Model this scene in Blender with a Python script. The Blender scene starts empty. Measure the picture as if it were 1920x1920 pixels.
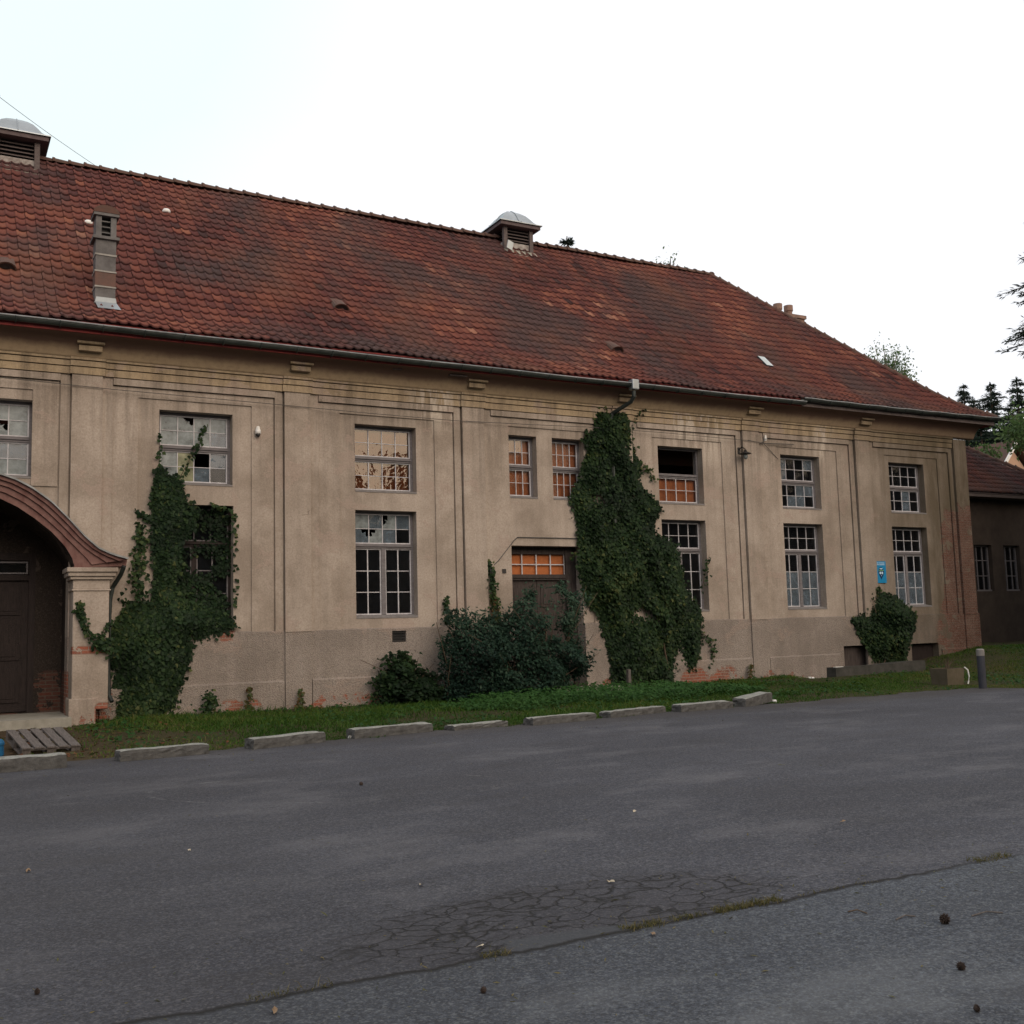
import bpy, math, random
import numpy as np
from mathutils import Vector, Matrix
random.seed(7)
rng = np.random.default_rng(11)
C = bpy.context.scene
COL = C.collection
R = math.radians

# ------------------------------------------------------------------ camera
YAW, PITCH, ROLL = 0.505604422, 0.109182709, -0.027750184
CAM = np.array([0.0, -22.453907, 1.599761])
FPX = 2000.0                                     # focal length for a 1920 px wide picture
def _axes():
    cy, sy, cp, sp = math.cos(YAW), math.sin(YAW), math.cos(PITCH), math.sin(PITCH)
    f = np.array([sy*cp, cy*cp, sp]); r0 = np.array([cy, -sy, 0.0]); u0 = np.cross(r0, f)
    cr, sr = math.cos(ROLL), math.sin(ROLL)
    return cr*r0 + sr*u0, -sr*r0 + cr*u0, f
RT, UP, FW = _axes()
cam_d = bpy.data.cameras.new('camera'); cam = bpy.data.objects.new('camera', cam_d); COL.objects.link(cam)
cam_d.sensor_width = 36.0; cam_d.lens = 36.0*FPX/1920.0; cam_d.clip_start = 0.1; cam_d.clip_end = 3000
m = Matrix(((RT[0], UP[0], -FW[0], CAM[0]), (RT[1], UP[1], -FW[1], CAM[1]), (RT[2], UP[2], -FW[2], CAM[2]), (0, 0, 0, 1)))
cam.matrix_world = m
C.camera = cam

# survey helpers: a sighting in the photograph turned into a point of a known plane of the place
def ray(px, py): return (px-960)/FPX*RT - (py-960)/FPX*UP + FW
def W(px, py, y=0.0):
    d = ray(px, py); return CAM + d*((y-CAM[1])/d[1])
def XZ(px, py, y=0.0):
    p = W(px, py, y); return (p[0], p[2])
def G(px, py, z=0.0):
    d = ray(px, py); return CAM + d*((z-CAM[2])/d[2])
def DIST(px, py, dist):
    d = ray(px, py); d = d/math.hypot(d[0], d[1]); return CAM + d*dist

# ------------------------------------------------------------------ world, sun, exposure
SUN_EL, SUN_AZ = R(24), R(176)                    # low sun behind the photographer, azimuth clockwise from +y
w = bpy.data.worlds.new('World'); C.world = w; w.use_nodes = True
nt = w.node_tree; nt.nodes.clear()
out = nt.nodes.new('ShaderNodeOutputWorld'); bg = nt.nodes.new('ShaderNodeBackground')
sky = nt.nodes.new('ShaderNodeTexSky'); sky.sky_type = 'NISHITA'; sky.sun_disc = False
sky.sun_elevation = SUN_EL; sky.sun_rotation = SUN_AZ; sky.altitude = 300; sky.dust_density = 2.0; sky.ozone_density = 1.0
tc = nt.nodes.new('ShaderNodeTexCoord'); mp = nt.nodes.new('ShaderNodeMapping'); mp.inputs['Scale'].default_value = (1, 1, 2.2)
nz = nt.nodes.new('ShaderNodeTexNoise'); nz.inputs['Scale'].default_value = 1.7; nz.inputs['Detail'].default_value = 5; nz.inputs['Roughness'].default_value = .55
rp = nt.nodes.new('ShaderNodeValToRGB'); rp.color_ramp.elements[0].position = .3; rp.color_ramp.elements[1].position = .6
rp.color_ramp.elements[0].color = (.93, .93, .93, 1); rp.color_ramp.elements[1].color = (.97, .97, .97, 1)
mx = nt.nodes.new('ShaderNodeMix'); mx.data_type = 'RGBA'
mx.inputs['B'].default_value = (9.2, 9.3, 9.6, 1)     # bright thin overcast
L = nt.links.new
L(tc.outputs['Generated'], mp.inputs['Vector']); L(mp.outputs['Vector'], nz.inputs['Vector']); L(nz.outputs['Fac'], rp.inputs['Fac'])
L(rp.outputs['Color'], mx.inputs['Factor']); L(sky.outputs['Color'], mx.inputs['A']); 
# one thinner, bluer gap in the cloud high to the left
gd = ray(-250, -420); gd = gd/np.linalg.norm(gd)
dt = nt.nodes.new('ShaderNodeVectorMath'); dt.operation = 'DOT_PRODUCT'; dt.inputs[1].default_value = tuple(gd)
gm = nt.nodes.new('ShaderNodeMapRange'); gm.inputs['From Min'].default_value = .955; gm.inputs['From Max'].default_value = .985
ad = nt.nodes.new('ShaderNodeMath'); ad.operation = 'MULTIPLY_ADD'; ad.inputs[1].default_value = .05; L(nz.outputs['Fac'], ad.inputs[0])
m2 = nt.nodes.new('ShaderNodeMix'); m2.data_type = 'RGBA'; m2.inputs['B'].default_value = (7.9, 8.9, 9.1, 1)
nrm = nt.nodes.new('ShaderNodeVectorMath'); nrm.operation = 'NORMALIZE'; L(tc.outputs['Generated'], nrm.inputs[0]); L(nrm.outputs[0], dt.inputs[0])
L(dt.outputs['Value'], ad.inputs[2]); L(ad.outputs[0], gm.inputs['Value']); L(gm.outputs['Result'], m2.inputs['Factor']); L(mx.outputs['Result'], m2.inputs['A']); 
# sunset glow low in the sky behind the photographer
g0 = (math.sin(R(164))*math.cos(R(12)), math.cos(R(164))*math.cos(R(12)), math.sin(R(12)))
d2 = nt.nodes.new('ShaderNodeVectorMath'); d2.operation = 'DOT_PRODUCT'; d2.inputs[1].default_value = g0; L(nrm.outputs[0], d2.inputs[0])
g2 = nt.nodes.new('ShaderNodeMapRange'); g2.interpolation_type = 'SMOOTHSTEP'; g2.inputs['From Min'].default_value = .45; g2.inputs['From Max'].default_value = 1.0
L(d2.outputs['Value'], g2.inputs['Value']); m3 = nt.nodes.new('ShaderNodeMix'); m3.data_type = 'RGBA'; m3.inputs['B'].default_value = (15.5, 11.9, 8.3, 1)
L(g2.outputs['Result'], m3.inputs['Factor']); L(m2.outputs['Result'], m3.inputs['A']); L(m3.outputs['Result'], bg.inputs['Color'])
bg.inputs['Strength'].default_value = 0.115
L(bg.outputs['Background'], out.inputs['Surface'])
sd = bpy.data.lights.new('sun', 'SUN'); sd.energy = 1.15; sd.angle = R(40); sd.color = (1, .89, .80)
so = bpy.data.objects.new('sun', sd); COL.objects.link(so)
sdir = Vector((math.sin(SUN_AZ)*math.cos(SUN_EL), math.cos(SUN_AZ)*math.cos(SUN_EL), math.sin(SUN_EL)))
so.rotation_euler = sdir.to_track_quat('Z', 'Y').to_euler(); so.location = (0, -40, 40)
C.view_settings.view_transform = 'Standard'; C.view_settings.look = 'None'; C.view_settings.exposure = 0.0; C.view_settings.gamma = 1
C.cycles.max_bounces = 6; C.cycles.diffuse_bounces = 3; C.cycles.glossy_bounces = 3; C.cycles.transmission_bounces = 4; C.cycles.transparent_max_bounces = 8

# ------------------------------------------------------------------ material helper
class NT:
    def __init__(s, name, rough=.85, spec=.3):
        s.m = bpy.data.materials.new(name); s.m.use_nodes = True; s.t = s.m.node_tree
        s.b = s.t.nodes['Principled BSDF']; s.b.inputs['Roughness'].default_value = rough
        s.b.inputs['Specular IOR Level'].default_value = spec
        s.geo = None
    def n(s, ty, **props):
        nd = s.t.nodes.new(ty)
        for k, v in props.items(): setattr(nd, k, v)
        return nd
    def put(s, sock, v):
        if hasattr(v, 'is_linked') or isinstance(v, bpy.types.NodeSocket): s.t.links.new(v, sock)
        else: sock.default_value = v
    def pos(s):
        if not s.geo: s.geo = s.n('ShaderNodeNewGeometry')
        return s.geo.outputs['Position']
    def obj(s): return s.n('ShaderNodeTexCoord').outputs['Object']
    def scale(s, vec, sc, loc=(0, 0, 0)):
        q = s.n('ShaderNodeMapping'); s.put(q.inputs['Vector'], vec); q.inputs['Scale'].default_value = sc; q.inputs['Location'].default_value = loc
        return q.outputs['Vector']
    def noise(s, vec, sc, det=4, ro=.6, dist=0):
        q = s.n('ShaderNodeTexNoise'); s.put(q.inputs['Vector'], vec); q.inputs['Scale'].default_value = sc
        q.inputs['Detail'].default_value = det; q.inputs['Roughness'].default_value = ro; q.inputs['Distortion'].default_value = dist
        return q.outputs['Fac']
    def vor(s, vec, sc, feat='F1', outn='Distance', rnd=1):
        q = s.n('ShaderNodeTexVoronoi', feature=feat); s.put(q.inputs['Vector'], vec); q.inputs['Scale'].default_value = sc; q.inputs['Randomness'].default_value = rnd
        return q.outputs[outn]
    def mr(s, v, a, b, c=0., d=1., smooth=False):
        q = s.n('ShaderNodeMapRange'); s.put(q.inputs['Value'], v)
        if smooth: q.interpolation_type = 'SMOOTHSTEP'
        for i, x in zip(('From Min', 'From Max', 'To Min', 'To Max'), (a, b, c, d)): s.put(q.inputs[i], x)
        return q.outputs['Result']
    def ma(s, op, a, b=0., c=None):
        q = s.n('ShaderNodeMath', operation=op); s.put(q.inputs[0], a); s.put(q.inputs[1], b)
        if c is not None: s.put(q.inputs[2], c)
        return q.outputs[0]
    def mul(s, a, b): return s.ma('MULTIPLY', a, b)
    def add(s, a, b): return s.ma('ADD', a, b)
    def mix(s, f, a, b, mode='MIX'):
        q = s.n('ShaderNodeMix', data_type='RGBA', blend_type=mode); s.put(q.inputs['Factor'], f)
        for k, v in (('A', a), ('B', b)):
            if isinstance(v, tuple): v = (*v, 1) if len(v) == 3 else v
            s.put(q.inputs[k], v)
        return q.outputs['Result']
    def xyz(s, v):
        q = s.n('ShaderNodeSeparateXYZ'); s.put(q.inputs[0], v); return q.outputs
    def comb(s, x, y, z):
        q = s.n('ShaderNodeCombineXYZ')
        for i, v in enumerate((x, y, z)): s.put(q.inputs[i], v)
        return q.outputs[0]
    def attr(s, name='tint'):
        return s.n('ShaderNodeAttribute', attribute_name=name).outputs['Fac']
    def ramp(s, v, stops):
        q = s.n('ShaderNodeValToRGB'); s.put(q.inputs['Fac'], v); e = q.color_ramp.elements
        while len(e) < len(stops): e.new(.5)
        for el, (p, c) in zip(e, stops): el.position = p; el.color = (*c, 1)
        return q.outputs['Color']
    def col(s, v):
        if isinstance(v, tuple): v = (*v, 1)
        s.put(s.b.inputs['Base Color'], v)
    def bump(s, h, st=.5, dist=.02):
        q = s.n('ShaderNodeBump'); s.put(q.inputs['Height'], h); q.inputs['Strength'].default_value = st; q.inputs['Distance'].default_value = dist
        s.t.links.new(q.outputs['Normal'], s.b.inputs['Normal'])
    def box(s, P, x0, x1, z0, z1, f=.25):
        """soft box mask in x and z"""
        a = s.mr(P[0], x0-f, x0+f, 0., 1.); b = s.mr(P[0], x1-f, x1+f, 1., 0.)
        c = s.mr(P[2], z0-f, z0+f, 0., 1.); d = s.mr(P[2], z1-f, z1+f, 1., 0.)
        return s.mul(s.mul(a, b), s.mul(c, d))

def simple(name, c1, c2, sc=6, rough=.8, spec=.3, bump=.25, stretch=(1, 1, 1), metallic=0, obj=False, det=5):
    k = NT(name, rough, spec); v = k.scale(k.obj() if obj else k.pos(), stretch)
    f = k.noise(v, sc, det, .65); k.col(k.mix(k.mr(f, .3, .7), c1, c2)); k.b.inputs['Metallic'].default_value = metallic
    if bump: k.bump(k.noise(v, sc*4, 4, .6), bump, .01)
    return k.m

def brick_nodes(k, P):
    q = k.n('ShaderNodeTexBrick'); k.put(q.inputs['Vector'], k.comb(k.add(P[0], P[1]), P[2], 0.))
    q.inputs['Scale'].default_value = 1.0; q.inputs['Brick Width'].default_value = .26; q.inputs['Row Height'].default_value = .075
    q.inputs['Mortar Size'].default_value = .009; q.inputs['Mortar Smooth'].default_value = .3
    q.inputs['Color1'].default_value = (.30, .085, .05, 1); q.inputs['Color2'].default_value = (.20, .07, .05, 1); q.inputs['Mortar'].default_value = (.27, .22, .18, 1)
    return q.outputs['Color'], q.outputs['Fac']

def plaster_mat(name, base, dark, pale, ochre=False, rough_cast=False, damp=True):
    k = NT(name, .93, .15); p = k.pos(); P = k.xyz(p)
    big = k.noise(p, .55, 5, .6); mid = k.noise(p, 2.6, 6, .65); fine = k.noise(p, 26, 4, .7)
    c = k.mix(k.mr(big, .42, .60), base, dark); c = k.mix(k.mr(k.noise(p, 6.5, 5, .7), .5, .75, 0., .35), c, dark)
    c = k.mix(k.mul(k.mr(mid, .52, .75), .45), c, pale)
    # water runs down the wall
    st = k.noise(k.scale(p, (3.2, 3.2, .16)), 1.6, 5, .65)
    up = k.mr(P[2], 4.6, 7.0, .22, .85)
    c = k.mix(k.mul(k.mr(st, .44, .68), up), c, tuple(x*.50 for x in dark))
    st3 = k.noise(k.scale(p, (1.5, 1.5, .22), (2, 8, 5)), 1.3, 6, .7); c = k.mix(k.mr(st3, .54, .72, 0., .45), c, pale)
    st2 = k.noise(k.scale(p, (4.5, 4.5, .3), (7, 3, 1)), 1.8, 4, .6)
    leak = k.add(k.add(k.box(P, 9.9, 10.9, 6.4, 7.3, .3), k.box(P, 17.2, 19.0, 6.0, 7.3, .35)), k.box(P, 22.5, 23.0, 6.2, 7.2, .2))
    c = k.mix(k.mul(k.mr(st2, .47, .56), k.mul(leak, .9)), c, (.56, .50, .43))
    # map-like patches of repaired render
    patch = k.mr(k.noise(k.scale(p, (1, 1, 1.3), (3, 9, 4)), 1.1, 6, .66, .4), .575, .59)
    c = k.mix(k.mul(patch, .5), c, (.36, .285, .245))
    c = k.mix(k.mr(fine, .40, .70, 0., .38), c, (.15, .115, .09)); c = k.mix(k.mr(k.noise(p, 55, 3, .7), .52, .70, 0., .28), c, (.56, .47, .40))
    sp = k.mr(k.vor(p, 7.5), .02, .075, 1., 0.); c = k.mix(k.mul(sp, k.mr(mid, .45, .62, 0., .55)), c, (.13, .095, .075))
    # grime and algae, with tree shade painted in, deepening towards the far end
    dirt_shade = k.mul(k.mr(P[0], 21.5, 28.2, 0., .95, True), k.mr(k.noise(k.scale(p, (1.3, 1.3, .35)), 1.5, 5, .65), .25, .6, .55, 1.))
    c = k.mix(dirt_shade, c, (.090, .072, .048))
    if rough_cast:
        vv = k.vor(p, 42, 'F1'); vn = k.noise(p, 38, 4, .75)
        c = k.mix(k.mr(vv, .3, .8, 0., .40), c, (.13, .11, .095)); c = k.mix(k.mr(vn, .44, .30, 0., .75), c, (.095, .08, .072))
    # bricks laid bare
    n2 = k.noise(p, 1.5, 6, .68, .3)
    low = k.mr(P[2], .10, .50, 1., 0.)
    low = k.mul(low, k.mr(n2, .47, .60, 0., 1.))
    corner = k.mul(k.mr(P[0], 27.3, 28.2, 0., 1.35), k.mr(P[2], 4.2, 5.6, 1., 0.))
    corner2 = k.mul(k.mr(P[0], 26.2, 27.6, 0., .62), k.mr(P[2], 2.0, 3.0, 1., 0.))
    corner = k.mul(k.ma('MAXIMUM', corner, corner2), k.mr(n2, .34, .58, .1, 1.25))
    pil = k.add(k.box(P, 11.1, 11.7, 2.4, 4.6, .25), k.box(P, 6.9, 7.3, 4.3, 4.8, .2))
    pil = k.mul(pil, k.mr(n2, .5, .62, 0., .35))
    spot = k.add(k.box(P, 5.35, 5.75, 1.5, 1.85, .12), k.box(P, 17.2, 19.2, -.2, .45, .3))
    msk = k.ma('MAXIMUM', k.ma('MAXIMUM', low, corner), k.ma('MAXIMUM', pil, k.mul(spot, k.mr(n2, .3, .5))))
    porch = k.mul(k.mul(k.mr(P[1], -.4, -.5, 0., 1.), k.mr(P[0], 3.4, 3.5, 1., 0.)), k.add(k.box(P, 1., 3.3, 1.34, 1.50, .03), k.box(P, 2.9, 3.3, .0, .42, .08)))
    porch = k.mul(porch, k.mr(k.noise(p, 5, 4, .6), .36, .44))
    inner = k.mul(k.mul(k.mr(P[1], -.3, -.2, 0., 1.), k.mr(P[0], 3.2, 3.4, 1., 0.)), k.mul(k.mr(P[2], .7, 1.3, 1., 0.), k.mr(n2, .4, .5)))
    msk = k.ma('MAXIMUM', msk, k.ma('MAXIMUM', porch, inner))
    msk = k.mr(msk, .42, .55, 0., 1.)
    bc, bf = brick_nodes(k, P)
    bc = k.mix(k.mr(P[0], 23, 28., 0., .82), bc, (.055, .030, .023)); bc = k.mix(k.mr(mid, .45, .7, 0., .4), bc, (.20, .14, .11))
    c = k.mix(msk, c, k.mix(k.mr(fine, .4, .7, 0., .35), bc, (.33, .27, .22)))
    # fine cracks
    wv = k.n('ShaderNodeVectorMath', operation='ADD'); k.put(wv.inputs[0], p)
    nn = k.n('ShaderNodeTexNoise'); k.put(nn.inputs['Vector'], p); nn.inputs['Scale'].default_value = 1.4; nn.inputs['Detail'].default_value = 4
    k.put(wv.inputs[1], nn.outputs['Color'])
    cr = k.vor(wv.outputs[0], .85, 'DISTANCE_TO_EDGE')
    crm = k.mul(k.mr(cr, .0, .007, 1., 0.), k.mr(k.noise(p, 1.3, 4, .65), .60, .68))
    c = k.mix(k.mul(crm, .5), c, (.12, .09, .07))
    pit = k.mul(k.mr(k.vor(k.scale(p, (1, 1, .7)), 5.5), .0, .10, 1., 0.), k.mr(mid, .50, .58)); c = k.mix(k.mul(pit, .45), c, (.16, .11, .085))
    if name.startswith('sooty'): c = k.mix(.72, c, (.016, .013, .012))  # recess shade mixed into the porch render
    k.col(c)
    h = k.add(k.mul(mid, .5), k.mul(fine, .25))
    h = k.add(h, k.mul(patch, .12)); h = k.ma('SUBTRACT', h, k.mul(crm, .5))
    if rough_cast: h = k.add(k.mul(h, .5), k.mul(k.ma('SUBTRACT', 1., vv), 1.1))
    h = k.ma('SUBTRACT', h, k.mul(msk, k.add(.45, k.mul(bf, .5))))
    k.bump(h, .55 if rough_cast else .5, .025 if rough_cast else .03)
    return k.m

M = {}
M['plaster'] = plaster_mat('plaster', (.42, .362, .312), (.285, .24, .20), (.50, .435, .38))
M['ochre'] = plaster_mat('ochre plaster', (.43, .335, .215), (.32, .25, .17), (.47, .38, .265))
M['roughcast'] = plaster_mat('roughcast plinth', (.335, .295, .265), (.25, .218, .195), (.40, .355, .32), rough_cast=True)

# cove below the eaves, washed ochre at the wall and stained red brown, darkened with painted eaves shade, towards the gutter
k = NT('cove', .9, .15); p = k.pos(); P = k.xyz(p)
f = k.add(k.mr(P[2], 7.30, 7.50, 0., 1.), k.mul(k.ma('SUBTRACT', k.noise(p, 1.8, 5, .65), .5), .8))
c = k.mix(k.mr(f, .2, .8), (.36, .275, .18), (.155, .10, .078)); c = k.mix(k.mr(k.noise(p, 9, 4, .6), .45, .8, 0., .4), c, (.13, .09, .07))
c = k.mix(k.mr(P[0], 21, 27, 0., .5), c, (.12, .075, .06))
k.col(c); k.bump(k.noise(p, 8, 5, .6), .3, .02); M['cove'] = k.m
M['fascia'] = simple('red brown eaves board', (.30, .055, .052), (.17, .042, .042), 5, .8, .2)

# roof tiles
k = NT('clay tiles', .8, .3); p = k.pos(); t = k.attr('tint')
c = k.ramp(t, [(0., (.036, .015, .016)), (.25, (.082, .024, .023)), (.55, (.128, .039, .030)), (.8, (.175, .058, .039)), (.96, (.225, .086, .053)), (1., (.29, .135, .09))])
reg = k.noise(k.scale(p, (1, .7, .7)), .33, 5, .62); c = k.mix(k.mr(reg, .46, .60, 0., .82), c, (.052, .037, .039))
warm = k.noise(k.scale(p, (1, .7, .7), (9, 4, 0)), .5, 4, .6); c = k.mix(k.mr(warm, .52, .72, 0., .45), c, (.19, .068, .036))
lich = k.noise(p, 9, 5, .7); c = k.mix(k.mr(lich, .56, .72, 0., .38), c, (.16, .115, .10)); c = k.mix(k.mr(k.noise(p, 22, 3, .7), .5, .8, 0., .5), c, (.06, .03, .025))
k.col(c); k.bump(k.noise(p, 30, 4, .6), .35, .01); M['tile'] = k.m
M['ridge'] = simple('ridge tiles', (.11, .055, .042), (.075, .055, .046), 5, .85, .25, .4)

M['gutter'] = simple('weathered zinc gutter', (.055, .066, .062), (.020, .026, .025), 3, .5, .5, .15, (1, 1, 1), .35)
M['gutterrim'] = simple('worn gutter rim', (.30, .32, .33), (.13, .14, .145), 4, .45, .5, .1)
M['zinc'] = simple('pale zinc sheet', (.36, .40, .43), (.27, .30, .32), 2, .42, .5, .08, (1, 1, 1), .55)
M['darkwood'] = simple('dark weathered timber', (.075, .06, .06), (.15, .125, .12), 8, .85, .2, .4, (1, 1, 5))
M['peel'] = simple('peeling white boards', (.40, .38, .36), (.14, .11, .10), 7, .85, .2, .4)
M['mortar'] = simple('mortar flashing', (.32, .31, .27), (.22, .21, .18), 6, .9, .2, .5)
M['concrete'] = simple('weathered concrete', (.23, .22, .21), (.15, .145, .14), 5, .92, .2, .5)
M['chimney'] = simple('chimney blocks', (.17, .165, .165), (.095, .09, .09), 4, .92, .2, .5)
M['chimney_red'] = simple('reddish chimney block', (.15, .085, .07), (.11, .075, .065), 5, .92, .2, .5)
M['lime'] = simple('lime runs', (.36, .35, .33), (.24, .23, .21), 9, .9, .2, .4)
M['stone'] = simple('rough kerb stone', (.19, .19, .183), (.085, .085, .083), 11, .95, .15, 1.)
k = NT('kerb stone', .95, .15); p = k.obj(); q_ = k.n('ShaderNodeNewGeometry'); upf = k.mul(k.mr(k.xyz(q_.outputs['Normal'])[2], .55, .95), k.mr(k.noise(p, 7, 5, .7), .30, .5, .35, 1.))  # upward faces paler: lichen, with light from above painted in
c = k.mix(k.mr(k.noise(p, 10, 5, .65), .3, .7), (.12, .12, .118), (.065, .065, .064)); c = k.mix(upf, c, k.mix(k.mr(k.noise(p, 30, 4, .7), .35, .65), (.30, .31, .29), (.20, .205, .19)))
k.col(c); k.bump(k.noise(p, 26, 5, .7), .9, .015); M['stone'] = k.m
M['frame'] = simple('weathered white window paint', (.60, .60, .63), (.40, .39, .41), 9, .7, .3, .3)
M['framegrey'] = simple('bare grey window timber', (.20, .19, .20), (.13, .12, .125), 6, .85, .2, .4, (1, 1, 4))
M['sill'] = simple('grey window sill', (.24, .225, .22), (.16, .15, .15), 6, .9, .2, .4)
M['board'] = simple('orange chipboard', (.46, .155, .055), (.34, .115, .042), 14, .8, .2, .2)
M['door'] = simple('old dark brown door', (.012, .008, .0075), (.026, .018, .017), 7, .75, .3, .4, (4, 4, .5))
M['doorgrey'] = simple('faded grey brown door', (.035, .028, .026), (.075, .062, .058), 7, .85, .25, .4, (4, 4, .5))
M['copper'] = simple('red brown painted sheet', (.115, .048, .042), (.22, .125, .11), 6.5, .7, .3, .4, (1, 1, .6))
M['black'] = simple('black iron', (.012, .012, .013), (.03, .028, .028), 20, .5, .4, .1)
M['white'] = simple('white plastic', (.75, .75, .73), (.62, .62, .60), 9, .45, .5, 0)
M['cable'] = simple('grey cable', (.07, .065, .06), (.10, .095, .09), 9, .7, .3, 0)
M['palletwood'] = simple('grey pallet wood', (.15, .135, .128), (.075, .066, .062), 9, .9, .2, .5, (5, .7, 1))
M['blue'] = simple('blue plastic', (.012, .12, .27), (.01, .09, .20), 6, .5, .4, .1)
M['signblue'] = simple('blue enamel', (.012, .20, .42), (.015, .23, .46), 3, .35, .5, 0)
M['signnavy'] = simple('navy enamel', (.008, .03, .09), (.01, .035, .10), 3, .35, .5, 0)
M['signpale'] = simple('pale sign lettering', (.45, .62, .78), (.50, .66, .80), 3, .4, .5, 0)
M['signgreen'] = simple('green sign lettering', (.20, .42, .16), (.22, .45, .18), 3, .4, .5, 0)
M['vestibule'] = plaster_mat('sooty porch render', (.045, .035, .030), (.030, .024, .021), (.065, .052, .044))  # plaster colours lowered for the shade inside the porch
M['darkconc'] = simple('mossy dark concrete', (.075, .072, .067), (.040, .041, .036), 5, .95, .1, .5)
M['slate'] = simple('slate grey paint', (.028, .031, .042), (.045, .048, .06), 5, .7, .3, .2)
M['annexwall'] = simple('shade darkened annex render', (.075, .060, .050), (.048, .039, .034), 2.2, .93, .15, .5)  # tree and eaves shade taken into the wall colour
M['bark'] = simple('bark', (.06, .045, .035), (.10, .08, .065), 8, .95, .1, .8, (1, 1, .3))
M['birchbark'] = simple('birch bark', (.45, .43, .40), (.14, .13, .12), 5, .9, .2, .4, (1, 1, 4))
M['twig'] = simple('brown twigs', (.075, .055, .04), (.12, .09, .065), 12, .95, .1, .3)
M['pink'] = simple('pink house render', (.50, .33, .24), (.44, .29, .21), 2, .9, .2, .2)
M['cone'] = simple('pine cone', (.03, .022, .02), (.07, .05, .04), 40, .9, .2, .8, obj=True)
M['dryleaf'] = simple('dry leaf', (.24, .17, .11), (.17, .11, .065), 30, .85, .2, .3, obj=True)
M['paleleaf'] = simple('bleached leaf', (.46, .41, .32), (.34, .29, .21), 30, .85, .2, .3, obj=True)

def leaf_mat(name, cols, trans=.25, rough=.5):
    k = NT(name, rough, .12); t = k.attr('tint')
    k.col(k.ramp(t, [(i/(len(cols)-1), c) for i, c in enumerate(cols)]))
    k.b.inputs['Subsurface Weight'].default_value = 0
    tr = k.n('ShaderNodeBsdfTranslucent'); k.put(tr.inputs['Color'], k.ramp(t, [(i/(len(cols)-1), tuple(min(1, x*1.4) for x in c)) for i, c in enumerate(cols)]))
    ms = k.n('ShaderNodeMixShader'); ms.inputs[0].default_value = trans
    o = k.t.nodes['Material Output']; k.t.links.new(k.b.outputs[0], ms.inputs[1]); k.t.links.new(tr.outputs[0], ms.inputs[2]); k.t.links.new(ms.outputs[0], o.inputs['Surface'])
    return k.m
M['ivy'] = leaf_mat('ivy leaves', [(.010, .020, .011), (.015, .031, .015), (.023, .047, .019), (.042, .072, .026), (.085, .10, .036)])
M['ivyred'] = leaf_mat('turning ivy leaves', [(.10, .04, .022), (.07, .06, .025), (.05, .08, .03), (.16, .055, .03)])
M['shrub'] = leaf_mat('shrub leaves', [(.010, .023, .018), (.016, .037, .026), (.024, .052, .034), (.042, .080, .052), (.11, .15, .105)])
M['needle'] = leaf_mat('spruce needles', [(.012, .024, .018), (.018, .034, .024), (.028, .048, .03)], .12, .7)
M['farneedle'] = leaf_mat('distant spruce needles', [(.022, .036, .030), (.034, .052, .042), (.05, .07, .052)], .12, .7)
M['leafgreen'] = leaf_mat('tree leaves', [(.045, .085, .03), (.07, .12, .04), (.11, .16, .06)], .35)
M['grass'] = leaf_mat('grass blades', [(.018, .042, .008), (.028, .070, .011), (.042, .096, .015), (.075, .112, .022), (.13, .115, .045)], .3)
M['weed'] = leaf_mat('nettle leaves', [(.018, .052, .014), (.028, .078, .019), (.044, .105, .026)], .3)
M['moss'] = leaf_mat('dry crack grass', [(.05, .055, .02), (.09, .085, .034), (.15, .125, .06), (.065, .075, .022)], .3)

# glass: old panes over a dark room, strong reflections at this slant
def glass_mat(name, tint, haze, hazecol, refl=1.9, rough=.02):
    k = NT(name); p = k.pos()
    tr = k.n('ShaderNodeBsdfTransparent'); k.put(tr.inputs['Color'], (*tint, 1))
    df = k.n('ShaderNodeBsdfDiffuse'); k.put(df.inputs['Color'], (*hazecol, 1))
    gl = k.n('ShaderNodeBsdfGlossy'); gl.inputs['Roughness'].default_value = rough
    bp = k.n('ShaderNodeBump'); k.put(bp.inputs['Height'], k.noise(p, 3.2, 3, .5)); bp.inputs['Strength'].default_value = .12; bp.inputs['Distance'].default_value = .03
    k.t.links.new(bp.outputs['Normal'], gl.inputs['Normal'])
    fr = k.n('ShaderNodeFresnel'); fr.inputs['IOR'].default_value = refl
    m1 = k.n('ShaderNodeMixShader'); k.put(m1.inputs[0], k.mr(k.noise(p, 6, 5, .65), .25, .75, haze*.4, haze*1.4)); k.t.links.new(tr.outputs[0], m1.inputs[1]); k.t.links.new(df.outputs[0], m1.inputs[2])
    m2 = k.n('ShaderNodeMixShader'); k.put(m2.inputs[0], fr.outputs[0]); k.t.links.new(m1.outputs[0], m2.inputs[1]); k.t.links.new(gl.outputs[0], m2.inputs[2])
    k.t.links.new(m2.outputs[0], k.t.nodes['Material Output'].inputs['Surface'])
    return k.m
M['glass'] = glass_mat('clear old glass', (.80, .82, .84), .04, (.16, .18, .22), 1.38)
M['glassmir'] = glass_mat('sky reflecting glass', (.96, .95, .94), .01, (.3, .3, .3), 2.5)
M['glassfrost'] = glass_mat('frosted dusty glass', (.7, .74, .75), .78, (.27, .31, .32), 1.32, .15)
M['glasswarm'] = glass_mat('yellow reflection glass', (.8, .78, .6), .75, (.34, .35, .22), 1.32, .15)  # yellow-green reflection painted in as diffuse haze
M['glassdusty'] = glass_mat('dusty glass', (.7, .72, .75), .5, (.185, .235, .285), 1.45)

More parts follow.
